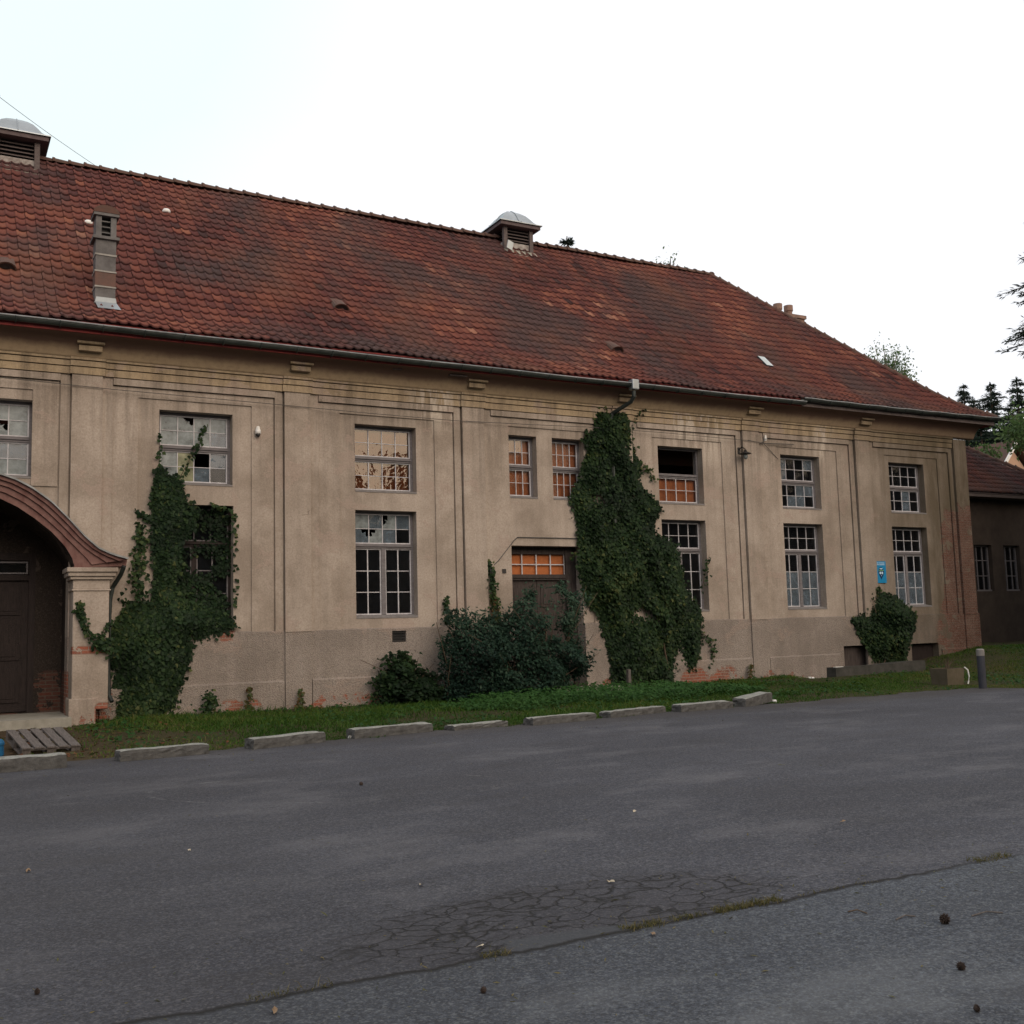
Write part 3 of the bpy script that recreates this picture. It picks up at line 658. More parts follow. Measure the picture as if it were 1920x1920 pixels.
class TileSheet:
    def __init__(s): s.V = []; s.F = []; s.T = []
    def tile(s, place, u, sr, tint, clip):
        ju = random.gauss(0, .003); js = random.gauss(0, .006); jh = random.gauss(0, .004); o = len(s.V); n = len(XSEC)
        for (ss, hh) in ((sr+js, .058), (sr+js, .020), (sr+.40, .006)):
            for fx, h in XSEC:
                uu = u+ju+fx*TW
                lip = -.012*math.sin(math.pi*fx) if ss == sr+js else 0
                uu2, keep = clip(uu, ss)
                s.V.append(place(uu2, min(ss+lip, CUM[3]-.01), h+hh+jh*(1 if hh > .01 else 0)))
        for j in range(n-1):
            s.F += [(o+n+j, o+n+j+1, o+j+1, o+j), (o+j, o+j+1, o+2*n+j+1, o+2*n+j)]; s.T += [tint*.35, tint]  # front lips tinted dark to deepen the row shadows
def main_place(u, s, h):
    y, z, ny, nz_ = prof_at(s); wv = roof_wave(u, s); return (u, y+ny*h, z+nz_*h+wv)
def main_clip(u, s):
    lim = hip_x(prof_at(s)[0]); return (min(u, lim), True)
ts = TileSheet()
def tile_tint(u, sr, patches):
    t = .5+random.gauss(0, .14)+.16*math.sin(.55*u+.4*sr)+.10*math.sin(1.3*u-.9*sr+2)
    for (a, c, e, f, v) in patches:
        if a < u < c and e < sr < f and random.random() < .5: t += v
    if random.random() < .035: t -= .25
    if random.random() < .012: t += .3
    return min(1, max(0, t))
patches = [(15.0, 17.6, 3.9, 5.4, .42), (18.6, 19.6, 2.7, 4.0, .3), (11.5, 13.0, 4.0, 6.0, .15), (4, 8, 3, 6, .10), (8.2, 8.8, 1.8, 2.3, .35), (17.3, 19.4, 5.4, 7.6, -.3), (24, 27.0, 1.2, 2.6, -.3), (6, 9.5, 5.6, 7.8, -.22), (11, 14, .2, 1.6, -.1)]
for r_ in range(rows+1):
    sr = r_*EXPO-.03
    if sr > CUM[3]-.12: continue
    y0 = prof_at(sr)[0]; lim = hip_x(y0)
    u = XL-.3
    while u < lim-.02:
        ts.tile(main_place, u, sr, tile_tint(u, sr, patches), main_clip); u += TW
roof = mesh_np('roof', ts.V, ts.F, M['tile'], ts.T, bld)
# hip end
def hip_place(u, s, h):
    y, z, ny, nz_ = prof_at(s); return (EAVE_X-(y+.72)*(EAVE_X-HIPX)/(RIDGE_Y+.72)-ny*h, u, z+nz_*h)
def hip_lo(s): return prof_at(s)[0]
def hip_clip(u, s): return (min(max(u, hip_lo(s)), 2*RIDGE_Y-hip_lo(s)), True)
th_ = TileSheet()
for r_ in range(rows):
    sr = r_*EXPO-.03; u = hip_lo(sr)-.1
    while u < 2*RIDGE_Y-hip_lo(sr): th_.tile(hip_place, u, sr, tile_tint(u, sr, []), hip_clip); u += TW
mesh_np('hip_slope', th_.V, th_.F, M['tile'], th_.T, roof)
# decking and rear slope
b = MB()
for i in range(3):
    (ya, za), (yc, zc) = PROF[i], PROF[i+1]; za -= .03; zc -= .03
    b.add([(XL-.3, ya, za), (hip_x(ya), ya, za), (hip_x(yc), yc, zc), (XL-.3, yc, zc)], [(0, 1, 2, 3)])
    ym, yn = 2*RIDGE_Y-ya, 2*RIDGE_Y-yc
    b.add([(XL-.3, ym, za), (hip_x(ya), ym, za), (hip_x(yc), yn, zc), (XL-.3, yn, zc)], [(3, 2, 1, 0)])
    b.add([(hip_x(ya), ya, za), (hip_x(ya), ym, za), (hip_x(yc), yn, zc), (hip_x(yc), yc, zc)], [(0, 1, 2, 3)])
b.add([(XL-.2, -.72, 7.76), (XL-.2, 2*RIDGE_Y+.72, 7.76), (XL-.2, RIDGE_Y, 13.5)], [(0, 1, 2)])
b.build('roof_deck', M['tile'], roof, fix=False)
# ridge and hip caps
b = MB()
def caps(p0, p1, rad=.125, pitch=.37):
    p0, p1 = Vector(p0), Vector(p1); d = (p1-p0); Ln = d.length; d.normalize(); side = d.cross(Vector((0, 0, 1))).normalized(); up = side.cross(d)
    for i in range(int(Ln/pitch)+1):
        a = p0+d*(i*pitch); e = p0+d*min(Ln, i*pitch+pitch+.03)
        dz = random.gauss(0, .006)
        rings = []
        for q, rr in ((a-d*.0, rad+.034), (a+d*.05, rad+.030), (a+d*.07, rad+.010), (e, rad-.012)):
            rings.append([q+side*(math.cos(t)*rr*1.05)+up*(math.sin(t)*rr-.02+dz) for t in [math.pi*j/7 for j in range(8)]])
        vs = [x for rg in rings for x in rg]; fs = []
        for rI in range(3):
            for j in range(7): fs.append((rI*8+j, rI*8+j+1, rI*8+8+j+1, rI*8+8+j))
        fs.append(tuple(range(8))); b.add(vs, fs, 0, .5)
caps((XL-.3, RIDGE_Y, 13.60), (HIPX+.1, RIDGE_Y, 13.60))
pts = [(hip_x(y), y, z+.05) for y, z in PROF]
for i in range(3): caps(pts[i+1], pts[i], .11)
for i in range(3): caps((pts[i+1][0], 2*RIDGE_Y-pts[i+1][1], pts[i+1][2]), (pts[i][0], 2*RIDGE_Y-pts[i][1], pts[i][2]), .11)
b.build('ridge_tiles', M['ridge'], roof, fix=False)
def roof_z(y):
    for i in range(3):
        if PROF[i][0] <= y <= PROF[i+1][0]: return PROF[i][1]+(PROF[i+1][1]-PROF[i][1])*(y-PROF[i][0])/(PROF[i+1][0]-PROF[i][0])
    return 13.56
# small ventilation hoods in the tiles
for hx, hy in ((1.30, 1.15), (8.52, 1.22), (16.26, .97)):
    s0 = CUM[2]+(hy-.75)/(5.53-.75)*SEG[2]; b = MB(); vs = []; fs = []; n = 9
    for i in range(n+1):
        a = math.pi*i/n; ca, sa = math.cos(a), math.sin(a)
        vs += [main_place(hx-.20*ca, s0-.20, .05+.17*sa), main_place(hx-.17*ca, s0+.34, .04+.03*sa), main_place(hx-.165*ca, s0-.195, .05+.135*sa)]
    for i in range(n): o = 3*i; fs += [(o, o+3, o+4, o+1), (o, o+2, o+5, o+3)]
    b.add(vs, fs, 0, .3); b.add([main_place(hx-.165*math.cos(math.pi*i/n), s0-.17, .05+.135*math.sin(math.pi*i/n)) for i in range(n+1)], [tuple(range(n+1))], 1)  # black face stands for the shade inside the hood opening
    b.build('vent_hood', [M['ridge'], M['black']], roof, fix=False)
for hx, hy in ((3.11, 3.07), (5.05, 4.07)):
    b = MB(); z = roof_z(hy); b.lathe([(.105, 0), (.10, .06), (.07, .10), (.02, .115)], (hx, hy-.02, z+.02), 12); b.build('white_vent_cap', M['white'], roof, smooth=True)
# skylight tile
b = MB(); sx, sy = 21.77, 1.10; z = roof_z(sy); s = .97
s0 = CUM[2]+(sy-.75)/(5.53-.75)*SEG[2]
cs = [(u, q, h) for h in (.10, .0) for u, q in ((sx-.13, s0-.26), (sx+.13, s0-.26), (sx+.13, s0+.26), (sx-.13, s0+.26))]
b.add([main_place(*q) for q in cs], [(0, 1, 2, 3)], 0); b.add([main_place(*q) for q in cs], [(0, 4, 5, 1), (1, 5, 6, 2), (3, 2, 6, 7), (0, 3, 7, 4)], 1)
b.build('skylight', [simple('skylight glass', (.42, .47, .48), (.36, .41, .42), 2, .25, .5, 0), M['gutter']], roof, fix=False)
# block chimney on the slope
cx0, cx1, cy0, cy1 = 2.91, 3.31, .18, .56
b = MB(); z = 8.15
for i, (h, mi) in enumerate(((.33, 0), (.33, 0), (.32, 1), (.34, 0), (.32, 0))):
    b.box(cx0+.004*(i % 2), cx1-.004*(i % 2), cy0+.004*(i % 2), cy1, z, z+h, mi); z += h
    if i < 4:
        b.box(cx0-.012, cx1+.012, cy0-.012, cy1+.012, z-.012, z+.02, 2, jit=.006); z += .012
    if False: b.add([(cx0+.05, cy0-.006, z-.01), (cx0+.2, cy0-.006, z-.15-.05*i), (cx0+.3, cy0-.006, z-.06), (cx1-.04, cy0-.006, z-.012)], [(0, 1, 2, 3)], 2)
chim = b.build('chimney', [M['chimney'], M['chimney_red'], M['lime']], roof, origin=(cx0, cy0, 8.5), fix=True)
zc = z
b = MB(); b.box(cx0-.06, cx1+.06, cy0-.06, cy1+.06, zc, zc+.06)
for px_ in (cx0, cx1-.11): b.box(px_, px_+.11, cy0, cy1, zc+.06, zc+.50)
b.box(cx0+.11, cx1-.11, cy0+.30, cy0+.34, zc+.06, zc+.5, 1)
for i in range(3): b.box(cx0+.11, cx1-.11, cy0+.04, cy0+.2, zc+.15+.12*i, zc+.175+.12*i)
b.box(cx0-.05, cx1+.05, cy0-.05, cy1+.05, zc+.50, zc+.56)
b.build('chimney_head', [M['chimney'], M['black']], chim)
b = MB(); vs = []; fs = []
for i in range(9):
    a = math.pi*i/8
    for yy in (cy0-.06, cy1+.06): vs.append(((cx0+cx1)/2-.26*math.cos(a), yy, zc+.56+.16*math.sin(a)))
for i in range(8): fs.append((2*i, 2*i+2, 2*i+3, 2*i+1))
fs += [tuple(range(0, 18, 2)), tuple(range(17, 0, -2))]; b.add(vs, fs); b.build('chimney_cap', M['ridge'], chim)
b = MB(); b.add([(cx0+.02, cy0-.03, 8.60), (cx1-.0, cy0-.03, 8.60), (cx1+.02, cy0-.02, 8.50), (cx1+.08, cy0-.24, 8.31), (cx0+.03, cy0-.24, 8.31), (cx0+.0, cy0-.02, 8.5)], [(0, 1, 2, 5), (5, 2, 3, 4)]); b.build('chimney_flashing', M['zinc'], chim, fix=False)
# chimney beyond the hip
b = MB(); b.box(26.0, 27.0, 4.6, 5.3, 10.5, 12.18); b.box(25.95, 27.05, 4.55, 5.35, 12.18, 12.30)
for q in (26.2, 26.7): b.lathe([(.12, 0), (.13, .2), (.16, .22), (.16, .42), (.11, .43)], (q-.1, 4.95, 12.3), 10)
b.build('chimney', simple('sooty brick chimney', (.27, .17, .13), (.17, .11, .09), 6), roof)  # brick darkened by soot
# ridge ventilators
def ventilator(x0):
    y0 = RIDGE_Y; c = x0+.72; hw = .50; ew = .72
    b = MB(); b.box(c-hw-.03, c+hw+.03, y0-hw-.06, y0+hw+.06, 12.9, 13.10); b.box(c-hw, c+hw, y0-hw+.04, y0+hw-.04, 13.1, 13.36, 1)
    b.extrude_x([(y0-hw-.22, 12.93), (y0-hw-.04, 13.10), (y0-hw-.04, 12.85), (y0-hw-.2, 12.85)], c-hw-.06, c+hw+.06, 0)
    v = b.build('roof_ventilator', [M['mortar'], M['peel']], roof, origin=(c, y0, 13))
    for sx_ in (-1, 1):
        for sy_ in (-1, 1): b = MB(); b.box(c+sx_*(hw-.05)-.06, c+sx_*(hw-.05)+.06, y0+sy_*(hw-.03)-.06, y0+sy_*(hw-.03)+.06, 13.08, 13.88); b.build('post', M['darkwood'], v)
    b = MB()
    for i in range(4):
        z0 = 13.40+.10*i
        for sgn in (-1, 1): b.add([(c-hw+.08, y0+sgn*(hw-.02), z0), (c+hw-.08, y0+sgn*(hw-.02), z0), (c+hw-.08, y0+sgn*(hw-.14), z0+.10), (c-hw+.08, y0+sgn*(hw-.14), z0+.10)], [(0, 1, 2, 3)])
        for sgn in (-1, 1): b.add([(c+sgn*(hw-.02), y0-hw+.08, z0), (c+sgn*(hw-.02), y0+hw-.08, z0), (c+sgn*(hw-.14), y0+hw-.08, z0+.10), (c+sgn*(hw-.14), y0-hw+.08, z0+.10)], [(0, 1, 2, 3)])
    b.box(c-hw+.16, c+hw-.16, y0-hw+.16, y0+hw-.16, 13.1, 13.86, 1)
    b.build('louvre', [M['darkwood'], M['black']], v, fix=False)
    b = MB(); b.box(c-ew+.03, c+ew-.03, y0-ew+.03, y0+ew-.03, 13.82, 13.93)
    b.build('eaves_board', simple('eaves board', (.13, .10, .10), (.08, .06, .065), 6), v)
    # ogee cap: square plan, bell outline
    pr = [(ew+.02, 13.93), (ew+.02, 13.955), (.62, 14.0), (.54, 14.08), (.46, 14.20), (.36, 14.33), (.24, 14.43), (.12, 14.50), (.05, 14.53)]
    vs = []; fs = []
    for (h_, z) in pr:
        for (sx_, sy_) in ((-1, -1), (0, -1), (1, -1), (1, 0), (1, 1), (0, 1), (-1, 1), (-1, 0)): vs.append((c+sx_*h_, y0+sy_*h_, z))
    for i in range(len(pr)-1):
        for j in range(8): fs.append((i*8+j, i*8+(j+1) % 8, i*8+8+(j+1) % 8, i*8+8+j))
    fs.append(tuple(range((len(pr)-1)*8, len(pr)*8))); b = MB(); b.add(vs, fs)
    for sx_, sy_ in ((0, -1), (-1, 0)):
        b.tube([(c+sx_*(h_+.008), y0+sy_*(h_+.008), z+.008) for h_, z in pr[1:]], .012, 5)
    b.build('ventilator_cap', M['zinc'], v)
    return v
v = ventilator(14.98)
b = MB(); b.box(15.12, 15.30, 4.72, 4.76, 13.05, 13.30); b.v = [(x+(z-13.05)*.25, y, z-(x-15.1)*.4) for x, y, z in b.v]; b.build('loose_sheet', M['zinc'], v)
ventilator(.98)

# gutter in two runs, brackets as rings
def gutter(x0, x1, z0, z1, sag=0):
    b = MB(); n = 60; vs = []; fs = []; prof = [(-.075*math.cos(a), -.085*math.sin(a)) for a in [math.pi*j/8 for j in range(9)]]
    inner = [(q*.93, r_*.93) for q, r_ in prof[::-1]]; pr = prof + inner; m_ = len(pr)
    def zz(t): return z0+(z1-z0)*t-sag*math.sin(math.pi*t)+.006*math.sin(40*t)
    for i in range(n+1):
        t = i/n; x = x0+(x1-x0)*t; vs += [(x, -.79+q, zz(t)+r_) for q, r_ in pr]
    for i in range(n):
        for j in range(m_): fs.append((i*m_+j, (i+1)*m_+j, (i+1)*m_+(j+1) % m_, i*m_+(j+1) % m_))
    fs += [tuple(range(m_)), tuple(range(n*m_+m_-1, n*m_-1, -1))]
    b.add(vs, fs)
    b.tube([(x0+(x1-x0)*i/n, -.872, zz(i/n)+.004) for i in range(n+1)], .016, 6, 1)
    g = b.build('gutter', [M['gutter'], M['gutterrim']], bld, origin=(x0, -.79, z0), smooth=False)
    k_ = int((x1-x0)/.80)
    for i in range(k_+1):
        t = (i+.3)/(k_+1); x = x0+(x1-x0)*t; b2 = MB(); a_ = [(x, -.79-.092*math.cos(a), zz(t)-.102*math.sin(a)) for a in [math.pi*j/8 for j in range(9)]]
        b2.tube(a_+[(x, -.66, zz(t)+.05)], .015, 4); b2.build('gutter_bracket', M['gutter'], g)
gutter(XL, 21.45, 7.79, 7.67, .03); gutter(21.38, 29.72, 7.775, 7.80, .02)
# downpipe with hopper above the ivy
b = MB(); hx = 15.60
b.box(hx-.10, hx+.10, -.92, -.72, 7.52, 7.78); dp = b.build('downpipe', M['zinc'], bld, bevel=.02)
b = MB(); b.tube([(hx, -.81, 7.50), (hx, -.80, 7.36), (hx-.02, -.70, 7.24), (hx-.25, -.20, 7.02), (hx-.28, -.16, 6.9), (hx-.28, -.16, 4.2)], .055, 8); b.build('pipe', M['gutter'], dp)

# ------------------------------------------------------------------ windows
def window(x0, x1, z0, z1, ncol, kind, zt, nlow, panes, boards=None, tophalf=True, name='window', fm='framegrey', bm_='frame'):
    yf = .25; w_ = x1-x0
    b = MB(); j = .055
    b.box(x0-.01, x0+j, yf-.03, yf+.06, z0, z1+.01); b.box(x1-j, x1+.01, yf-.03, yf+.06, z0, z1+.01)
    b.box(x0+j, x1-j, yf-.03, yf+.06, z1-j, z1+.01); b.box(x0+j, x1-j, yf-.03, yf+.06, z0-.01, z0+j)
    b.box(x0+j, x1-j, yf-.045, yf+.05, zt-.055, zt+.055); b.box(x0+j, x1-j, yf-.075, yf-.045, zt-.01, zt+.02)
    if kind == 'casement': b.box((x0+x1)/2-.05, (x0+x1)/2+.05, yf-.04, yf+.05, z0+j, zt-.055)
    win = b.build(name, M[fm], bld, origin=((x0+x1)/2, yf, z0))
    s = MB(); g = MB(); order = ['glass', 'glassmir', 'glassfrost', 'glasswarm', 'glassdusty']
    def lights(za, zb, rows, cols, xa, xb, key):
        bw = .013 if kind != 'casement' or rows == 2 else .018; t = .026
        s.box(xa, xb, yf-.012, yf+.03, za, za+t); s.box(xa, xb, yf-.012, yf+.03, zb-t, zb); s.box(xa, xa+t, yf-.01, yf+.028, za+t, zb-t); s.box(xb-t, xb, yf-.01, yf+.028, za+t, zb-t)
        xs_ = [xa+t+(xb-xa-2*t)*i/cols for i in range(cols+1)]; zs_ = [za+t+(zb-za-2*t)*i/rows for i in range(rows+1)]
        for q in xs_[1:-1]: s.box(q-bw/2-.003, q+bw/2+.003, yf-.006, yf+.025, za+t, zb-t)
        for i in range(cols):
            for q in zs_[1:-1]: s.box(xs_[i]+bw/2+.004, xs_[i+1]-bw/2-.004, yf-.004, yf+.023, q-bw/2, q+bw/2)
        for i in range(cols):
            for r_ in range(rows):
                ty = panes(key, i, rows-1-r_)
                if ty is None: continue
                a, c, e, f = xs_[i], xs_[i+1], zs_[r_], zs_[r_+1]; tl = .0008 if ty.startswith('glassmir') else .002; d1, d2 = random.gauss(0, tl), random.gauss(0, tl)
                P_ = lambda u, v: (a+(c-a)*u, yf+.01+d1*(u-.5)*2+d2*(v-.5)*2, e+(f-e)*v)
                if ty.endswith('!'):                         # broken pane
                    ty = ty[:-1]; q1, q2, q3, q4 = [random.uniform(-.16, .16) for _ in range(4)]; fl = random.random() < .5; fv = random.random() < .4
                    uv = [(0, 0), (1, 0), (1, .42+q1), (.84, .40+q1*.5), (.72+q2*.5, .52+q3*.4), (.78+q4*.4, .74+q2*.4), (.56+q3*.4, .66+q1*.4), (.44+q4, 1), (0, 1)]
                    vs = [P_(1-u if fl else u, 1-v_ if fv else v_) for u, v_ in uv]
                else: vs = [P_(0, 0), P_(1, 0), P_(1, 1), P_(0, 1)]
                g.add(vs, [tuple(range(len(vs)))], order.index(ty))
    if tophalf: lights(zt+.055, z1-j, 2, ncol, x0+j, x1-j, 't')
    if kind == 'casement':
        xm = (x0+x1)/2; lights(z0+j, zt-.055, nlow, ncol//2, x0+j, xm-.05, 'a'); lights(z0+j, zt-.055, nlow, ncol//2, xm+.05, x1-j, 'b')
    else: lights(z0+j, zt-.055, nlow, ncol, x0+j, x1-j, 'b')
    s.build('glazing_bars', M[bm_], win, fix=True)
    if g.f: g.build('glass_panes', [M[q] for q in order], win, fix=False)
    if boards:
        b = MB(); xa = x0+.02
        for (za, zb) in boards:
            q = x0+.01
            while q < x1-.02:
                e = min(x1-.01, q+.62); b.box(q, e-.006, yf+.10, yf+.115, za, zb); q = e
        b.build('boarding', M['board'], win)
    b = MB(); b.extrude_x([(-.012, z0-.03), (-.012, z0+.004), (yf-.03, z0+.05), (yf-.03, z0-.03)], x0+.003, x1-.003); b.build('sill', M['sill'], win)
    return win
rr = random.Random(3)
def p_const(t): return lambda k, i, r: t
def p_mix(opts): return lambda k, i, r: rr.choice(opts)
ZU = 5.555
def up(i, ncol, panes, boards=None, tophalf=True): return window(UPW[i][0], UPW[i][1], 4.79, 6.31, ncol, 'fixed', ZU, 2, panes, boards, tophalf)
up(0, 4, p_mix(['glassfrost', 'glassdusty']))
up(1, 4, lambda k, i, r: 'glassfrost!' if (k, i, r) == ('t', 2, 1) else ('glassfrost' if rr.random() < .8 else 'glassdusty'))
def p_u1(k, i, r):
    if k == 't': return 'glassfrost!' if (i, r) in ((1, 0),) else ('glassdusty' if (i, r) == (3, 1) else 'glassfrost')
    return {(0, 0): 'glassfrost', (0, 1): 'glassfrost', (1, 0): 'glasswarm', (1, 1): 'glasswarm', (2, 0): None, (3, 0): 'glassdusty', (2, 1): 'glassdusty', (3, 1): 'glass'}[(i, r)]
up(2, 4, p_u1)
up(3, 4, lambda k, i, r: 'glassmir', [(4.82, 5.5), (5.6, 6.28)])
up(4, 4, lambda k, i, r: 'glassmir' if (k == 't' and r == 0 and i < 3) else 'glass', [(4.82, 5.5), (5.6, 6.28)])
up(5, 4, lambda k, i, r: 'glass', [(4.82, 5.5), (5.6, 6.28)])
up(6, 4, p_const('glass'), [(4.82, 5.5)], False)
up(7, 4, p_mix(['glass', 'glass', 'glass', 'glassdusty'])); up(8, 4, p_mix(['glass', 'glass', 'glass', 'glassdusty']))
def low(i, panes, boards=None, **kw): return window(LOW[i][0], LOW[i][1], 1.95, 4.35, 4, 'casement', 3.555, 3, panes, boards, **kw)
low(0, p_const('glass'), fm='door', bm_='framegrey')  # dark frame colours stand for the shade behind the ivy
low(1, lambda k, i, r: ({(1, 1): 'glassfrost!', (2, 0): 'glassfrost!', (3, 0): 'glassdusty', (3, 1): 'glass', (0, 0): 'glassfrost', (1, 0): 'glassdusty', (0, 1): 'glassdusty!', (2, 1): 'glassdusty'}[(i, r)] if k == 't' else 'glass'))  # hazed top panes stand for a pale sky reflection
low(2, p_const('glass'))
low(3, lambda k, i, r: 'glass' if k == 't' or r == 0 else 'glassdusty')
low(4, lambda k, i, r: 'glass' if k == 't' or r == 0 else 'glassdusty')

# doorway with boarded fanlight
x0, x1 = DOOR[0], DOOR[1]; yd = .36
b = MB(); b.box(x0-.01, x0+.07, yd-.05, yd+.05, .1, 3.61); b.box(x1-.30, x1+.01, yd-.08, yd+.05, .1, 3.61); b.box(x0+.07, x1-.30, yd-.05, yd+.05, 3.42, 3.61)
b.box(x0+.07, x1-.30, yd-.07, yd+.05, 2.78, 2.92); b.box(x0+.07, x1-.30, yd-.10, yd-.07, 2.83, 2.86)
dr = b.build('doorway', M['doorgrey'], bld, origin=(x0, yd, .1))
b = MB(); xa, xb = x0+.07, x1-.30
for i in range(5): q = xa+(xb-xa)*i/4; b.box(q-.014, q+.014, yd-.02, yd+.01, 2.92, 3.42)
for i in range(4): b.box(xa+(xb-xa)*i/4+.015, xa+(xb-xa)*(i+1)/4-.015, yd-.018, yd+.008, 3.155, 3.18)
b.build('glazing_bars', M['frame'], dr)
b = MB(); b.box(xa, xb, yd+.05, yd+.065, 2.92, 3.42); b.build('boarding', M['board'], dr)
xm = (xa+xb)/2
for (p0, p1) in ((xa, xm-.006), (xm+.006, xb)):
    b = MB(); b.box(p0, p1, yd, yd+.05, .16, 2.78); wd = p1-p0
    for (za, zb) in ((.30, 1.05), (1.2, 2.0), (2.12, 2.66)):
        b.box(p0+.10, p1-.10, yd-.02, yd-.004, za, zb); b.box(p0+.16, p1-.16, yd-.035, yd-.02, za+.07, zb-.07)
    b.build('door_leaf', M['doorgrey'], dr)
b = MB(); b.box(xm-.11, xm-.05, yd-.03, yd-.0, 1.25, 1.45); b.tube([(xm-.08, yd-.03, 1.38), (xm-.08, yd-.09, 1.38), (xm-.2, yd-.09, 1.38)], .012, 6); b.build('door_handle', M['black'], dr)
b = MB(); b.box(x0-.15, 15.0, -.75, -.065, -.2, .15, jit=.012); b.box(x0, x1, -.06, .4, -.2, .142); b.build('doorstep', M['mortar'], bld, bevel=.015)

# ------------------------------------------------------------------ arched porch
XC = .53; YF = -.85; YV = 1.05
outer = [(1.18, 4.69), (1.45, 4.60), (1.73, 4.45), (2.06, 4.21), (2.38, 3.88), (2.67, 3.55), (2.91, 3.34), (3.16, 3.22), (3.45, 3.14)]
inner = [(1.2, 4.27), (1.50, 4.12), (1.80, 3.91), (2.10, 3.66), (2.33, 3.40), (2.46, 3.18), (2.51, 3.00)]
def sym(pts, top): return [(2*XC-x, z) for x, z in pts[::-1]] + [(XC, top)] + pts
OUT = sym(outer, 4.82); INN = sym(inner, 4.42)
def resample(pts, n):
    p_ = np.array(pts); s_ = np.concatenate([[0], np.cumsum(np.hypot(*np.diff(p_, axis=0).T))]); t = np.linspace(0, s_[-1], n)
    return np.stack([np.interp(t, s_, p_[:, 0]), np.interp(t, s_, p_[:, 1])], 1)
NO = 61; O_ = resample(OUT, NO); I_ = resample(INN, NO)
# tails of the canopy: lower edge runs along the capital out to the tip
def band(t): return I_*(1-t)+O_*t
b = MB()
levels = [(0., YF+.16), (.30, YF+.16), (.32, YF+.11), (.58, YF+.11), (.60, YF+.06), (.80, YF+.06), (.82, YF), (.985, YF)]
strips = [np.column_stack([band(t)[:, 0], np.full(NO, y), band(t)[:, 1]]) for t, y in levels]
for a, c in zip(strips[:-1], strips[1:]):
    b.add(np.vstack([a, c]), [(i, i+1, NO+i+1, NO+i) for i in range(NO-1)])
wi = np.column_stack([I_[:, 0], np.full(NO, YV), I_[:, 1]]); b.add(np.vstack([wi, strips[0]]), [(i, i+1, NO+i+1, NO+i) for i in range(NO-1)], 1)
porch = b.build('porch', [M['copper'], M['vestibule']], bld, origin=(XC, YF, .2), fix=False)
b = MB(); fo = np.column_stack([O_[:, 0], np.full(NO, YF-.06), O_[:, 1]]); f2 = fo.copy(); f2[:, 2] += .035; bk = f2.copy(); bk[:, 1] = 0.0
fin = strips[-1].copy()
b.add(np.vstack([fin, fo]), [(i, i+1, NO+i+1, NO+i) for i in range(NO-1)]); b.add(np.vstack([fo, f2]), [(i, i+1, NO+i+1, NO+i) for i in range(NO-1)]); b.add(np.vstack([f2, bk]), [(i, i+1, NO+i+1, NO+i) for i in range(NO-1)])
b.build('canopy_roof', M['gutterrim'], porch, fix=False)
for sgn in (1, -1):
    fx = lambda x: x if sgn > 0 else 2*XC-x
    def bx(b_, xa, xb, *r_): xa, xb = sorted((fx(xa), fx(xb))); b_.box(xa, xb, *r_)
    b = MB(); bx(b, 2.49, 3.14, -.70, -.062, .30, 2.60); bx(b, 2.44, 2.92, -.74, -.062, -.1, .52)
    pl = b.build('pillar', M['plaster'], porch, bevel=.02)
    b = MB(); bx(b, 2.465, 3.165, -.725, -.06, 2.545, 2.58); bx(b, 2.485, 3.145, -.705, -.06, 2.58, 2.76); bx(b, 2.43, 3.20, -.76, -.06, 2.76, 2.82); bx(b, 2.39, 3.245, -.80, -.06, 2.82, 2.90); bx(b, 2.36, 3.28, -.84, -.06, 2.90, 2.985)
    b.build('capital', M['plaster'], pl, bevel=.012)
    # underside and end of the canopy tail
    b = MB(); xs_ = [(2.50, 2.99), (3.44, 3.02), (3.46, 3.15), (3.16, 3.20), (2.93, 3.32), (2.70, 3.4), (2.53, 3.2)]
    b.extrude_y([(fx(x), z) for x, z in xs_], -.70, -.05); b.build('canopy_end', M['copper'], porch)
b = MB(); b.tube([(3.40, -.72, 3.02), (3.36, -.60, 2.86), (3.24, -.42, 2.62), (3.20, -.40, 2.4), (3.20, -.40, .55), (3.24, -.5, .42)], .042, 8); b.build('porch_downpipe', M['gutter'], porch)
b = MB(); b.box(-1.45, 2.47, -.95, YV+.2, -.1, .20, jit=.004); b.build('porch_step', M['mortar'], porch)

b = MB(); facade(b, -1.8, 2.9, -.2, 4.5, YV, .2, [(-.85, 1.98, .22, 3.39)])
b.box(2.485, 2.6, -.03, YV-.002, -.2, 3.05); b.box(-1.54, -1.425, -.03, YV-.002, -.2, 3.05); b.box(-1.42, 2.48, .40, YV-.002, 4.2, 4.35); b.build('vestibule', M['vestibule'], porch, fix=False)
b = MB(); x0, x1 = -.85, 1.98; yd = YV+.06
b.box(x0-.01, x0+.12, yd-.05, yd+.06, .2, 3.4); b.box(x1-.12, x1+.01, yd-.05, yd+.06, .2, 3.4); b.box(x0+.12, x1-.12, yd-.05, yd+.06, 3.24, 3.4); b.box(x0+.12, x1-.12, yd-.07, yd+.06, 2.84, 2.95)
pd = b.build('entrance_door', M['door'], porch)
b = MB(); xm = (x0+x1)/2
for (p0, p1) in ((x0+.12, xm-.006), (xm+.006, x1-.12)):
    b.box(p0, p1, yd, yd+.05, .24, 2.84)
    for (za, zb) in ((.42, 1.1), (1.25, 2.05), (2.15, 2.7)): b.box(p0+.14, p1-.14, yd-.025, yd-.003, za, zb); b.box(p0+.22, p1-.22, yd-.04, yd-.025, za+.08, zb-.08)
    b.box(p0+.04, p1-.04, yd-.03, yd-.0, .24, .36)
b.build('door_leaf', M['door'], pd)
b = MB(); g = MB()
